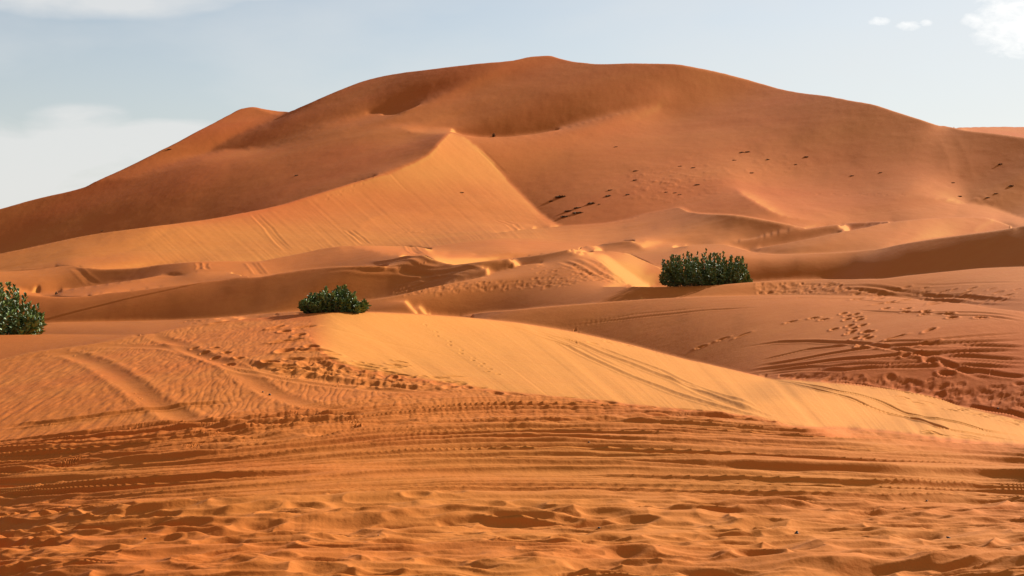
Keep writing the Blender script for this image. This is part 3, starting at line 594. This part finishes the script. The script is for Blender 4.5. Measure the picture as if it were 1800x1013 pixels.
# trodden rows along the foot of the golden face
pits_at(625, 650, 60, 85, 13, .13, .038, 3); pits_at(720, 672, 40, 90, 10, .11, .025, 4)
pits_at(545, 640, 20, 45, 10, .15, .05, 6)
for k, (u, v) in enumerate([(526,590),(505,600),(548,610),(520,617),(500,618),(583,623),(475,638),(484,577),(556,616),(535,576),(500,584)]): pits_at(u, v, 1, 0, 0, .2, .06, 20 + k)
for k in range(26): pits_at(640 + k * 29, float(herm(AA, np.array([640 + k * 29.]))[0]) + 3, 1, 12, 3, .12, .022, 60 + k)
pits_at(352, 566, 16, 36, 3, .13, .03, 8)
trail([(350,608),(400,630),(430,642)], .45, .12, .03, 9)
trail([(745,565),(790,603),(840,636),(880,665)], .55, .07, .02, 10, .05)
# golden face: fine flow lines and two long vehicle lines
fs = Un - 1.75 * Vn + .0009 * (Un - 600) ** 2 * .6; fl = Un + Vn      # along the slide direction of the face
D[S_] += (fcn * (.0013 * vnoise(fs / 7, fl / 160, 91) + .0008 * vnoise(fs / 3.6, fl / 90, 92) + .008 * vnoise(fs / 34, fl / 300, 93))).astype(np.float32)
for pts, w, a in (([(905,577),(990,604),(1060,640),(1150,677),(1250,712),(1330,736)], .09, .022), ([(930,578),(1010,600),(1100,636),(1200,674),(1290,712),(1350,733)], .12, .028),
                  ([(960,582),(1060,612),(1160,650),(1260,692),(1340,727)], .08, .018), ([(860,563),(960,590),(1020,612),(1110,655)], .07, .012)):
    rut(pts, w, a)
for pts, w, a in (([(1360,668),(1450,690),(1520,712),(1600,735),(1660,755),(1740,768),(1810,778)], .065, .04), ([(1372,668),(1470,688),(1560,712),(1650,738),(1730,757),(1810,770)], .065, .045),
                  ([(1440,671),(1520,677),(1600,692),(1660,704),(1695,714)], .06, .035), ([(1700,714),(1740,722),(1810,738)], .07, .05)):
    rut(pts, w, a, win=2.2)
for k, (u, v, n) in enumerate([(1480,680,2),(1575,697,3),(1620,706,3),(1680,720,3),(1730,730,6),(1785,742,5),(1640,762,7),(1700,770,4),(1040,602,2),(1080,600,3),(1100,607,2),(1008,582,2)]): pits_at(u, v, n, 14, 3, .12, .04, 130 + k)
# right-hand dune: wheel lines, trails, trampled foot
for pts, w, a in (([(1300,612),(1370,601),(1430,600),(1490,603),(1560,612),(1640,630),(1700,655),(1740,668)], .11, .04), ([(1330,636),(1420,614),(1500,607)], .10, .03), ([(1320,646),(1400,634),(1500,616),(1600,607),(1700,602),(1810,598)], .13, .045),
                  ([(1310,654),(1420,640),(1520,630),(1600,624),(1700,618),(1810,617)], .13, .05), ([(1340,655),(1450,646),(1560,640),(1640,636)], .10, .03), ([(1340,660),(1480,652),(1600,645),(1700,642),(1810,647)], .12, .035),
                  ([(1560,612),(1640,606),(1740,608),(1810,611)], .12, .04), ([(1580,622),(1680,626),(1810,634)], .13, .04), ([(1500,607),(1620,600),(1700,592),(1800,586)], .10, .03), ([(1640,628),(1720,634),(1810,640)], .1, .03), ([(1660,648),(1740,656),(1810,664)], .12, .04),
                  ([(1590,548),(1680,555),(1800,566)], .10, .03), ([(1500,545),(1620,550),(1800,561)], .10, .03), ([(985,573),(1060,565),(1150,555),(1250,545),(1350,540)], .10, .03), ([(1000,566),(1120,552),(1250,540)], .09, .02), ([(1250,532),(1400,524),(1500,526),(1640,536)], .09, .02)):
    rut(pts, w * .85, a * .8)
for pts, st_, sd_ in (([(1225,610),(1255,602),(1300,590),(1350,573)], .62, 30), ([(1365,570),(1400,563),(1440,561),(1480,558),(1530,556)], .8, 31), ([(1490,548),(1500,562),(1508,580),(1515,598),(1530,612)], .8, 32), ([(1470,575),(1530,590),(1510,605)], .9, 33),
                      ([(1540,602),(1580,590),(1640,582),(1690,560)], 1.0, 34), ([(1600,610),(1660,592),(1680,588)], .8, 35), ([(1560,540),(1640,552),(1700,560),(1780,570)], 1.0, 36), ([(1600,612),(1606,630),(1640,645),(1720,665),(1760,670)], .9, 37)):
    trail(pts, st_, .19, .07, sd_, .14)
gt = np.random.default_rng(77)
for k in range(230):
    t_ = gt.random() ** .8; u = 1370 + 440 * t_; v = 661 + 4 * t_ + 40 * t_ ** 1.6 + gt.normal() * (2 + 7 * t_)
    pits_at(u, v, 1, 0, 0, gt.uniform(.06, .17), gt.uniform(.010, .032), 300 + k)
foot = np.exp(-((Vn - (661 + 4 * (Un - 1370) / 440 + 40 * np.clip((Un - 1370) / 440, 0, 2) ** 1.6)) / (3 + 9 * np.clip((Un - 1370) / 440, 0, 2))) ** 2) * (Un > 1370) * (1 - fgn) * (1 - fcn)
D[S_] += (foot * .020 * fbm(Xn / .35, Yn / .5, 191, 3, .6)).astype(np.float32)
# mid-distance trampled bands (bigger prints read from afar)
for (ua, ub, va, vb, n, s, d, sdd) in ((1330, 1480, 498, 515, 120, .20, .055, 401), (1480, 1800, 505, 535, 60, .2, .05, 402), (1010, 1110, 480, 500, 90, .24, .07, 403), (690, 1010, 494, 514, 170, .22, .055, 404), (940, 1080, 462, 496, 60, .22, .05, 405)):
    g = np.random.default_rng(sdd)
    for i in range(n):
        t_ = g.random(); u = ua + (ub - ua) * t_
        v = va + (vb - va) * g.random()
        if sdd == 404: v = 512 - 16 * t_ + g.normal() * 4
        if sdd == 403: v = 474 + 26 * t_ + g.normal() * 3
        x, y = hit(u, v); s_ = s * g.uniform(.7, 1.3); pit(x, y, s_, s_ * .7, g.uniform(0, 3), d * g.uniform(.6, 1.2), .4)
for pts, w, a in (([(1440,504),(1520,510),(1600,522),(1700,530),(1800,540)], .3, .10), ([(1480,502),(1560,506),(1680,520),(1800,531)], .3, .10), ([(1460,508),(1540,518),(1560,522)], .3, .08), ([(1600,500),(1700,498),(1800,496)], .3, .05), ([(1420,500),(1500,503),(1600,512),(1700,522),(1800,533)], .25, .08)):
    rut(pts, w * .7, a * .3)
for pts, w, a in (([(985,459),(1005,466),(1030,478),(1060,494)], .3, .07), ([(1000,456),(1025,465),(1050,480),(1085,497)], .3, .07), ([(1020,452),(1048,464),(1070,480),(1095,494)], .3, .06), ([(1050,455),(1070,470),(1090,482)], .25, .05),
                  ([(560,480),(640,475),(700,477),(745,482),(760,492),(740,500),(690,515)], .4, .10), ([(600,470),(700,468),(800,474),(850,478)], .4, .10), ([(620,479),(700,472),(790,478),(830,484)], .35, .08), ([(640,462),(700,457),(750,458),(790,464)], .5, .16), ([(690,500),(740,490),(800,484)], .35, .06)):
    rut(pts, w, a * .6)
for pts, w, a in (([(443,377),(468,402),(508,446)], .55, .26), ([(449,376),(476,402),(513,444)], .55, .2), ([(608,404),(625,417),(643,431)], .5, .3), ([(616,403),(633,417),(650,431)], .5, .22), ([(710,432),(722,440),(732,447)], .4, .2), ([(717,432),(729,440),(738,447)], .4, .2),
                  ([(437,461),(446,472),(456,484)], .4, .2), ([(445,461),(454,472),(464,484)], .4, .16), ([(838,262),(860,282),(885,305)], .55, .26), ([(845,262),(867,283),(892,306)], .5, .2), ([(134,472),(150,485),(172,500)], .35, .14), ([(128,472),(142,484),(160,500)], .35, .12),
                  ([(685,305),(700,320),(720,338)], .5, .15), ([(880,386),(905,395),(935,404)], .5, .2), ([(868,386),(893,396),(925,406)], .5, .16), ([(1480,380),(1560,372),(1640,366)], .5, .12), ([(348,461),(352,468),(349,474)], .3, .15), ([(362,462),(360,468),(366,474)], .3, .15), ([(1663,240),(1680,270),(1700,330)], 1.6, .1)):
    rut(pts, w, a * .38)
trail([(1300,335),(1400,338),(1500,342),(1600,346)], 3.2, .7, .08, 44, .6)
trail([(565,352),(620,330),(680,300)], 3.2, .7, .08, 45, .6)

# surface state: 1 = fine pale loose sand and painted sunlit sides, 0 = coarse red sand
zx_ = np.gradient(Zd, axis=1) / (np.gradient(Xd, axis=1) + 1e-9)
lit_lee = sstep(-zx_, .10, .34) * sstep(Yd, 55, 80)          # loose sand on right-falling faces, with their sunlit glow painted into its colour
fine_lit = .16 + .52 * lit_lee * (1 - .55 * bigf) + .20 * sstep(Yd, 26, 34) * (1 - sstep(Yd, 260, 330)) + .03 * sstep(Yd, 60, 200) + .12 * fbm(Xd / 60, Yd / 80, 95, 2)
fine_lit = fine_lit * (1 - fgd) + fgd * (.36 + .10 * fbm(Xd / 2.5, Yd / 1.2, 96, 3) + .14 * sstep(Up + (Vp - 750) * 1.2, 350, 1300) * sstep(Vp - aa, 5, 60))
fine_lit = fine_lit + (.78 - fine_lit) * face
fine_lit = np.clip(fine_lit + .12 * bigf, 0, 1)
D += PD + PR
Zf = Zd + D
# ---------------------------------------------------------------- sheet: inner survey + outer country to the horizon
def outer(k): return np.concatenate([np.linspace(.001, .16, 150), np.geomspace(.165, 5.0, 70)]) if k else None
ext = outer(1)
Uall = np.concatenate([Ud[0] - ext[::-1], Ud, Ud[-1] + ext]); nE = len(ext)
yfar = np.geomspace(1510, 9000, 24); ynear = np.geomspace(.5, 6.7, 26)
Yall = np.concatenate([ynear, yr, yfar]); nN = len(ynear)
def gentle(x, y): return 1.2 * fbm(x / 45, y / 60, 101, 3) + 9 * np.maximum(fbm(x / 260, y / 330, 103, 2), 0) * sstep(np.hypot(x, y), 150, 600)
H = np.zeros((len(Yall), len(Uall)), np.float32)
H[nN:nN + len(yr), nE:nE + len(Ud)] = Zf
Lf = Zd[:, :1]; Rt = Zd[:, -1:]
def sl_(right):
    a_, b_ = (Zd[:, -1:], Zd[:, -25:-24]) if right else (Zd[:, :1], Zd[:, 24:25])
    s_ = (a_ - b_) / (24 * (Ud[1] - Ud[0]) * yr[:, None]); k_ = np.ones(15) / 15
    return np.clip(np.convolve(np.pad(s_[:, 0], 7, 'edge'), k_, 'valid')[:, None], -.5, .5)
fall = lambda e: (1 - sstep(e, .15, 1.6))
wgt = sstep(ext, 0.02, .5)[None, :]
XL = (Ud[0] - ext[::-1])[None, :] * yr[:, None]; XR = (Ud[-1] + ext)[None, :] * yr[:, None]; YY = np.repeat(yr[:, None], nE, 1)
def side(edge, X_, e, zx0, d0, xe):
    dx = np.abs(X_ - xe); Lc_ = 1.0 + .07 * YY; edge = edge + zx0 * Lc_ * (1 - np.exp(-dx / Lc_)) + d0 * np.exp(-dx / .4)
    w = sstep(e, .02, .6)[None, :]; f = fall(e)[None, :]
    return (edge + 3) * (f * .9 + .1) - 3 + gentle(X_, YY) * w + (.05 * vnoise(X_ / 4.2, YY / .19, 63) + .045 * crestl(X_ / 5.5, YY / .26, 161) + .03 * vnoise(X_ / .9, YY / .42, 79) * sstep(-YY, -12, -9)) * (1 - sstep(YY, 15, 19)) + .02 * fbm(X_ / .5, YY / .6, 105, 2) * (YY < 45)
H[nN:nN + len(yr), :nE] = side(Lf, XL, ext[::-1], sl_(0), D[:, :1], Xd[:, :1]); H[nN:nN + len(yr), nE + len(Ud):] = side(Rt, XR, ext, sl_(1), D[:, -1:], Xd[:, -1:])
e0 = H[nN:nN + 1, :]; H[:nN, :] = e0 * 1.0
e1 = H[nN + len(yr) - 1:nN + len(yr), :]
tf = sstep(np.log(yfar), np.log(1500), np.log(2600))[:, None]
H[nN + len(yr):, :] = e1 * (1 - tf) - 10 * tf
XA = Yall[:, None] * Uall[None, :]; YA = np.repeat(Yall[:, None], len(Uall), 1)
FA = np.full(H.shape, .45, np.float32); FA[nN:nN + len(yr), nE:nE + len(Ud)] = fine_lit
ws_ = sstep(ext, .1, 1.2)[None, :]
FA[nN:nN + len(yr), :nE] = fine_lit[:, :30].mean(1, keepdims=True) * (1 - ws_[:, ::-1]) + .3 * ws_[:, ::-1]; FA[nN:nN + len(yr), nE + len(Ud):] = fine_lit[:, -30:].mean(1, keepdims=True) * (1 - ws_) + .3 * ws_
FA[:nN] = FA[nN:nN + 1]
# a little unevenness for the ground in front of the frame
pre = (YA < 6.81); H[pre] += (.03 * fbm(XA[pre] / .5, YA[pre] / .3, 107, 2)) * sstep(6.8 - YA[pre], 0, .5)
verts = np.stack([XA, YA, H], -1).reshape(-1, 3)
nr_, nc_ = H.shape
idx = np.arange(nr_ * nc_).reshape(nr_, nc_)
quads = np.stack([idx[:-1, :-1], idx[:-1, 1:], idx[1:, 1:], idx[1:, :-1]], -1).reshape(-1, 4)
# ground behind and beside the viewer, joined to the rim of the sheet
rim = np.concatenate([idx[::-1, 0], idx[0, 1:-1], idx[:, -1]])
rv = verts[rim].copy(); rv2 = rv.copy(); rv2[:, 1] -= 3000; rv2[:, 2] = -3
rvm = rv.copy(); rvm[:, 1] -= 6; rvm[:, 2] = rvm[:, 2] * .7 - .6
base = len(verts); nrim = len(rim)
verts = np.concatenate([verts, rvm, rv2]); fv = np.concatenate([FA.ravel(), np.full(2 * nrim, .45, np.float32)])
ia = rim; ib = base + np.arange(nrim); ic = ib + nrim
skirt = np.concatenate([np.stack([ia[:-1], ib[:-1], ib[1:], ia[1:]], -1), np.stack([ib[:-1], ic[:-1], ic[1:], ib[1:]], -1)])

# ---------------------------------------------------------------- sand material
sand, nt = new_mat('sand')
out = N('ShaderNodeOutputMaterial'); bs = N('ShaderNodeBsdfPrincipled'); nt.links.new(bs.outputs[0], out.inputs[0])
bs.inputs['Roughness'].default_value = .92; bs.inputs['Specular IOR Level'].default_value = .12
at = N('ShaderNodeAttribute', attribute_name='fine_lit')
geo = N('ShaderNodeNewGeometry')
def tn(scale, detail, rough, vec=None, stretch=None):
    n = N('ShaderNodeTexNoise'); n.inputs['Scale'].default_value = scale; n.inputs['Detail'].default_value = detail; n.inputs['Roughness'].default_value = rough
    src = geo.outputs['Position']
    if stretch:
        m = N('ShaderNodeMapping'); m.inputs['Scale'].default_value = stretch; nt.links.new(src, m.inputs[0]); src = m.outputs[0]
    nt.links.new(src, n.inputs['Vector']); return n.outputs['Fac']
big = tn(.035, 4, .5); mid = tn(.9, 5, .6); grain = tn(55, 3, .7); grain2 = tn(9, 4, .65)
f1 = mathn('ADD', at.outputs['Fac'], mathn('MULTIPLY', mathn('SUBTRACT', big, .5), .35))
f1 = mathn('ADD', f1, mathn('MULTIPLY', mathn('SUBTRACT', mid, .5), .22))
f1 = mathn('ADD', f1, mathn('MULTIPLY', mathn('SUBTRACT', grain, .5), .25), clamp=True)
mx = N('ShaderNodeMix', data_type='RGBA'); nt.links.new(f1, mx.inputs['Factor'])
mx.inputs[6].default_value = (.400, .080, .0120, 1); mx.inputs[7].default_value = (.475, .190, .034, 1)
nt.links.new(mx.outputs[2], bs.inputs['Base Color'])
bp = N('ShaderNodeBump'); bp.inputs['Strength'].default_value = .40; bp.inputs['Distance'].default_value = .012
hsum = mathn('ADD', mathn('MULTIPLY', grain2, 1.0), mathn('MULTIPLY', grain, .35))
nt.links.new(hsum, bp.inputs['Height']); 
bp2 = N('ShaderNodeBump'); bp2.inputs['Strength'].default_value = .16; bp2.inputs['Distance'].default_value = .25
mg = tn(.55, 6, .68, stretch=(1, 1, 1)); nt.links.new(mg, bp2.inputs['Height']); nt.links.new(bp.outputs[0], bp2.inputs['Normal'])
nt.links.new(bp2.outputs[0], bs.inputs['Normal'])
ground = mesh_np('ground', verts, [quads, skirt], sand, True, attrs={'fine_lit': fv})
tag(ground, kind='structure', label='wind shaped orange sand dunes with wheel ruts and footprints')
# ---------------------------------------------------------------- plants and stones
def plant_mat(name, ca, cb, rough, scale):
    global nt
    m, nt = new_mat(name); o = N('ShaderNodeOutputMaterial'); b = N('ShaderNodeBsdfPrincipled')
    nt.links.new(b.outputs[0], o.inputs[0])
    g_ = N('ShaderNodeNewGeometry'); n = N('ShaderNodeTexNoise'); n.inputs['Scale'].default_value = scale; n.inputs['Detail'].default_value = 3
    nt.links.new(g_.outputs['Position'], n.inputs['Vector'])
    k = mathn('ADD', smooth(n.outputs['Fac'], .35, .65), mathn('MULTIPLY', mathn('SUBTRACT', g_.outputs['Random Per Island'], .5), .9), clamp=True)
    x = N('ShaderNodeMix', data_type='RGBA'); nt.links.new(k, x.inputs['Factor']); x.inputs[6].default_value = (*ca, 1); x.inputs[7].default_value = (*cb, 1)
    nt.links.new(x.outputs[2], b.inputs['Base Color']); b.inputs['Roughness'].default_value = rough
    return m
leaf_m = plant_mat('bush_leaf', (.050, .088, .018), (.16, .215, .055), .55, 3.0)
bark_m = plant_mat('bush_bark', (.10, .075, .045), (.17, .13, .08), .8, 9.0)
tuft_m = plant_mat('dry_shrub_leaf', (.13, .062, .026), (.21, .11, .045), .8, 2.0)
stone_m = plant_mat('dark_stone', (.020, .015, .013), (.055, .036, .028), .7, 40.0)
def empty(name, loc, rz=0):
    o = bpy.data.objects.new(name, None); COL.objects.link(o); o.location = loc; o.rotation_euler = (0, 0, rz); o.empty_display_size = .3
    return o
def leaves(P, A, Nn, length, width, gr):
    """P (n,3) bases, A (n,3) axes, Nn (n,3) face normals -> folded oval leaves"""
    n = len(P); B = np.cross(A, Nn); B /= np.linalg.norm(B, axis=1, keepdims=True) + 1e-9; U_ = np.cross(B, A)
    L_ = length * gr.uniform(.7, 1.25, (n, 1)); W_ = width * gr.uniform(.75, 1.2, (n, 1)); f = .28
    v = np.stack([P, P + A*L_*.30 + B*W_*.46 + U_*W_*f, P + A*L_*.72 + B*W_*.40 + U_*W_*f*.8, P + A*L_ - U_*L_*.12, P + A*L_*.72 - B*W_*.40 + U_*W_*f*.8, P + A*L_*.30 - B*W_*.46 + U_*W_*f], 1)
    b = np.arange(n)[:, None] * 6
    return v.reshape(-1, 3), np.concatenate([b + [0, 1, 2, 3], b + [0, 3, 4, 5]])
def tubes(paths, r0, r1, k=5):
    V_, F_ = [], []; off = 0
    for P in paths:
        P = np.asarray(P); m = len(P)
        for i, p in enumerate(P):
            d = P[min(i + 1, m - 1)] - P[max(i - 1, 0)]; d = d / (np.linalg.norm(d) + 1e-9)
            a = np.cross(d, [0, .3, 1.0]); a /= np.linalg.norm(a) + 1e-9; b = np.cross(d, a); r = r0 + (r1 - r0) * i / (m - 1)
            for q in range(k): V_.append(p + r * (a * math.cos(6.2832 * q / k) + b * math.sin(6.2832 * q / k)))
        for i in range(m - 1):
            for q in range(k): F_.append([off + i*k + q, off + i*k + (q+1) % k, off + (i+1)*k + (q+1) % k, off + (i+1)*k + q])
        off += m * k
    return np.array(V_), np.array(F_)
def bush(u, v_top, y, half_px, prof, label, seed, nshoot, leaf_l, bury=.05, depth=.8, back=1.0):
    y = hit(u, y)[1] + back; gr = np.random.default_rng(seed); x0 = (u - UC) / FPX * y; hw = half_px / FPX * y; z0 = zat(x0, y, Zf)
    top = (VH - v_top) / FPX * y; Hh = top - z0
    root = empty('bush', (x0, y, z0)); tag(root, label, 'bush', 'green bushes growing on the sand')
    px = np.array([p[0] for p in prof]); ph = np.array([p[1] for p in prof])
    paths = []; LP, LA, LN_ = [], [], []
    for i in range(nshoot):
        tx = gr.uniform(-1, 1); ty = gr.uniform(-1, 1) * math.sqrt(max(0, 1 - tx * tx * .9))
        env = np.interp(tx, px, ph) * (1 - .45 * abs(ty) ** 2.2)
        hz = env * (gr.uniform(.66, 1.12) if gr.random() < .62 else gr.uniform(.25, .8)) * (1.22 if gr.random() < .05 else 1)
        X1, Y1 = tx * hw, ty * hw * depth
        zg = zat(x0 + X1, y + Y1, Zf) - z0
        tip = np.array([X1, Y1, max(Hh * hz, zg + .12)])
        bx = np.array([X1 * gr.uniform(.45, .75), Y1 * gr.uniform(.45, .75), 0]); bx[2] = zat(x0 + bx[0], y + bx[1], Zf) - z0 - bury
        mid = bx * .45 + tip * .55 + np.array([X1 * .12, Y1 * .12, 0]) + gr.normal(0, .03, 3)
        tt = np.linspace(0, 1, 6)[:, None]; P = (1 - tt) ** 2 * bx + 2 * tt * (1 - tt) * mid + tt ** 2 * tip
        paths.append(P)
        nl = gr.integers(12, 19)
        for q in range(nl):
            s = .22 + .78 * (q + .5) / nl; p = (1 - s) ** 2 * bx + 2 * s * (1 - s) * mid + s * s * tip
            d = 2 * (1 - s) * (mid - bx) + 2 * s * (tip - mid); d /= np.linalg.norm(d) + 1e-9
            an = q * 1.57 + gr.uniform(-.4, .4); h_ = np.array([math.cos(an), math.sin(an), 0])
            up_ = .45 + .75 * s
            a = h_ * (1.15 - .55 * s) + d * up_ + gr.normal(0, .14, 3); a /= np.linalg.norm(a)
            nn_ = d - h_ * .55 + gr.normal(0, .2, 3)
            LP.append(p + h_ * .01); LA.append(a); LN_.append(nn_)
        for q in range(3):                      # upright leaves at the shoot's tip
            an = gr.uniform(0, 6.28); a = np.array([math.cos(an) * .35, math.sin(an) * .35, 1.]) + gr.normal(0, .1, 3); a /= np.linalg.norm(a)
            LP.append(tip.copy()); LA.append(a); LN_.append(np.array([-math.cos(an), -math.sin(an), .3]))
    V_, F_ = leaves(np.array(LP), np.array(LA), np.array(LN_), leaf_l, leaf_l * .58, gr)
    f = mesh_np('foliage', V_, F_, leaf_m, True); f.parent = root
    V_, F_ = tubes(paths[::2], .014, .005, 4); s = mesh_np('stems', V_, F_, bark_m, True); s.parent = root
    return root
bush(-14, 507, 593, 90, [(-1, .4), (-.5, .95), (.0, 1.0), (.25, .97), (.42, .92), (.58, .82), (.68, .6), (.85, .52), (1, .3)],
     'large green leafy bush cut off by the left edge of the photo', 21, 300, .135, back=2.2)
bush(587, 509, 552, 58, [(-1, .35), (-.85, .5), (-.7, .62), (-.6, .6), (-.45, .82), (-.2, 1.0), (.1, .97), (.35, .9), (.6, .8), (.68, .42), (.8, .28), (.92, .45), (1, .3)],
     'smallest green bush standing on the crest above the golden slip face', 22, 240, .075, back=.7)
bush(1240, 447, 505, 79, [(-1, .25), (-.93, .75), (-.8, .86), (-.6, .84), (-.45, .96), (-.2, .93), (0, 1.0), (.2, .92), (.3, .97), (.5, .84), (.7, .84), (.82, .86), (.9, .5), (1, .15)],
     'wide dark green bush in front of the dark dune face on the right', 23, 430, .17, back=2.4)

# far-off shrubs on the mountain dune: one mesh each
def tuft_mesh(seed, n, tall):
    gr = np.random.default_rng(seed); P, A, Nn = [], [], []
    for i in range(n):
        an = gr.uniform(0, 6.28); r = gr.random() ** .6; el_ = gr.uniform(.15, 1.3)
        a = np.array([math.cos(an) * math.cos(el_), math.sin(an) * math.cos(el_), math.sin(el_)])
        P.append([math.cos(an) * r * .42, math.sin(an) * r * .42, gr.uniform(0, .45) * (1 - r * .6) * tall]); A.append(a); Nn.append(gr.normal(0, 1, 3))
    V_, F_ = leaves(np.array(P), np.array(A), np.array(Nn), .34, .16, gr)
    return V_, F_
protos = []
for k in range(3):
    V_, F_ = tuft_mesh(50 + k, 150, (1.0, .8, 2.0)[k])
    protos.append((V_, F_))
SH = [(868,237,6,9,'upright dark shrub in the saddle right of the bright ridge top'),
 (522,307,8,5,'lone dark shrub on the shaded slope left of the bright slip face'),
 (1304,266,9,5,'left shrub of the touching pair high on the right mountain slope'),
 (1314,265,9,6,'right shrub of the touching pair high on the right mountain slope'),
 (1417,274,9,6,'dark shrub on the mountain slope right of the touching pair'),
 (1350,279,6,4,'small shrub between the touching pair and the single shrub to its right'),
 (1399,288,5,3,'tiny shrub just below and left of the single shrub on the right slope'),
 (1321,302,8,4,'low shrub directly below the touching pair of shrubs'),
 (1290,280,6,4,'small shrub just below and left of the touching pair'),
 (1226,323,10,5,'dark shrub right of the speckled sand, above the small white crest tip'),
 (1196,291,6,3,'tiny shrub above the speckled sand at mid mountain, left of two'),
 (1219,293,8,4,'tiny shrub above the speckled sand at mid mountain, right of two'),
 (1498,309,8,3,'tiny flat shrub above the dotted footprint line on the right'),
 (1548,303,6,3,'tiny shrub left of and above the glowing crest patch on the right'),
 (1759,287,9,5,'highest shrub near the right edge of the photo'),
 (1778,325,9,8,'rounded dark shrub against the right edge above the pale crest'),
 (1687,344,9,4,'flat shrub touching the right end of the glowing crest patch'),
 (1675,320,6,3,'tiny shrub above the right end of the glowing crest patch'),
 (1736,347,8,4,'left shrub of the small two by the right edge hollow'),
 (1751,340,6,3,'right shrub of the small two by the right edge hollow'),
 (812,337,8,4,'brown shrub alone in the middle of the bright slip face'),
 (180,405,5,4,'tiny shrub on the dark lower left flank of the mountain'),
 (298,262,9,4,'shrub on the skyline of the left mountain flank'),
 (1083,258,7,3,'faint shrub below the long pale ridge right of the saddle'),
 (987,343,25,9,'widest dark tussock at the foot of the mountain beside the bright ridge'),
 (970,352,9,5,'small tussock left of the widest tussock'),
 (1040,355,17,10,'tall rounded tussock right of the tussock cluster'),
 (1054,359,5,3,'tiny tussock just right of the tall rounded tussock'),
 (1070,343,13,7,'dark tussock below a smaller one, right end of the cluster'),
 (1073,334,9,5,'smaller tussock directly above the dark one at the right end'),
 (1016,364,15,6,'topmost tussock of the tight low cluster'),
 (1000,369,16,6,'left tussock of the tight low cluster'),
 (1017,372,20,7,'right tussock of the tight low cluster'),
 (994,379,19,6,'lowest tussock of the tight cluster near the bright ridge foot'),
 (1118,299,10,4,'faint tussock at the upper left corner of the speckled sand'),
 (1117,316,9,4,'faint tussock at the left of the speckled sand'),
 (1104,342,8,4,'small tussock just right of the tussock cluster'),
 (1171,337,6,3,'tiny tussock in the speckled sand, left of three'),
 (1187,338,6,3,'tiny tussock in the speckled sand, middle of three'),
 (1195,341,7,3,'tiny tussock in the speckled sand, right of three'),
 (99,515,4,8,'thin lone plant on the pale crest beside the left bush')]
shared = []
for k, (V_, F_) in enumerate(protos):
    o = mesh_np('desert_shrub', V_, F_, tuft_m, True); shared.append(o)
used = [False] * 3
for i, (u, v, wpx, hpx, lab) in enumerate(SH):
    k = 2 if hpx > wpx else i % 2
    if not used[k]: o = shared[k]; used[k] = True
    else: o = shared[k].copy(); COL.objects.link(o)
    x, y = hit(u, v + hpx * .35)
    s = y / FPX
    base_h = (.75, .65, 1.15)[k]
    o.location = (x, y, zat(x, y, Zf) - hpx * s * .22); o.scale = (wpx * s / 1.25, wpx * s / 1.15 * (1 if wpx > 6 else 1.2), hpx * s / base_h * (.55 if k < 2 else 1.1))
    o.rotation_euler = (0, 0, i * 1.7); o.name = 'desert_shrub'
    tag(o, lab, 'shrub', 'dark shrubs dotted over the far dunes')

# stones and droppings lying on the sand
def stone_mesh(seed, lumps):
    gr = np.random.default_rng(seed); Vs, Fs = [], []; off = 0
    for (cx, cy, cz, r) in lumps:
        nu, nv = 12, 8; vs_ = []
        for a in range(nv + 1):
            for b in range(nu):
                th = math.pi * a / nv; ph_ = 2 * math.pi * b / nu
                d = np.array([math.sin(th) * math.cos(ph_), math.sin(th) * math.sin(ph_), math.cos(th)])
                q = 1 + .22 * float(vnoise(np.array([d[0] * 1.6 + seed]), np.array([d[1] * 1.6 + d[2] * 2.1]), seed)[0]) + .1 * float(vnoise(np.array([d[0] * 4]), np.array([d[1] * 4 + d[2] * 5]), seed + 3)[0])
                vs_.append(np.array([cx, cy, cz]) + d * r * q * np.array([1, .85, .8]))
        Vs += vs_
        for a in range(nv):
            for b in range(nu): Fs.append([off + a*nu + b, off + (a+1)*nu + b, off + (a+1)*nu + (b+1) % nu, off + a*nu + (b+1) % nu])
        off += len(vs_)
    return np.array(Vs), np.array(Fs)
ST = [(1400,949,9,'largest dark stone on the sand, jagged with a small tail on its right', [(0,0,.45,.62),(-.45,.1,.1,.4),(.15,0,1.0,.35),(.9,0,-.05,.3)]),
 (1667,958,8,'dark stone near the bottom right, smaller than the jagged one', [(0,0,.3,.5),(-.4,.1,.5,.35),(.5,0,.2,.35)]),
 (122,898,8,'flat black stone among the wheel lines at the lower left', [(0,0,.2,.6),(.5,.1,.25,.4)]),
 (255,955,5,'small black stone on the lumpy sand at the bottom left', [(0,0,.25,.6),(.35,0,.3,.4)]),
 (462,689,4,'left one of two black pebbles beside the rut below the golden face', [(0,0,.3,.7)]),
 (474,694,5,'right one of two black pebbles beside the rut below the golden face', [(0,0,.3,.7),(.3,0,.2,.5)]),
 (1053,937,5,'small dark stone beside an oval footprint at the bottom centre', [(0,0,.3,.7),(.2,.2,.5,.4)]),
 (765,1003,5,'round black pebble at the very bottom of the photo', [(0,0,.3,.7)]),
 (1629,884,4,'tiny black pebble right of centre on the pale sand', [(0,0,.3,.7)]),
 (1754,720,4,'tiny black pebble on the golden sand near the right edge', [(0,0,.3,.7)]),
 (1035,785,4,'tiny black pebble among dark wheel lines at the middle of the photo', [(0,0,.3,.7)]),
 (665,950,3,'tiny black speck of stone on a pale lump at the bottom, left of centre', [(0,0,.3,.7)])]
for i, (u, v, wpx, lab, lumps) in enumerate(ST):
    x, y = hit(u, v); r = wpx * y / FPX * .62
    V_, F_ = stone_mesh(200 + i, lumps); V_ = V_ * r
    o = mesh_np('stone', V_, F_, stone_m, True); o.location = (x, y, zat(x, y, Zf) - r * .02); tag(o, lab, 'stone', 'dark stones lying on the sand')
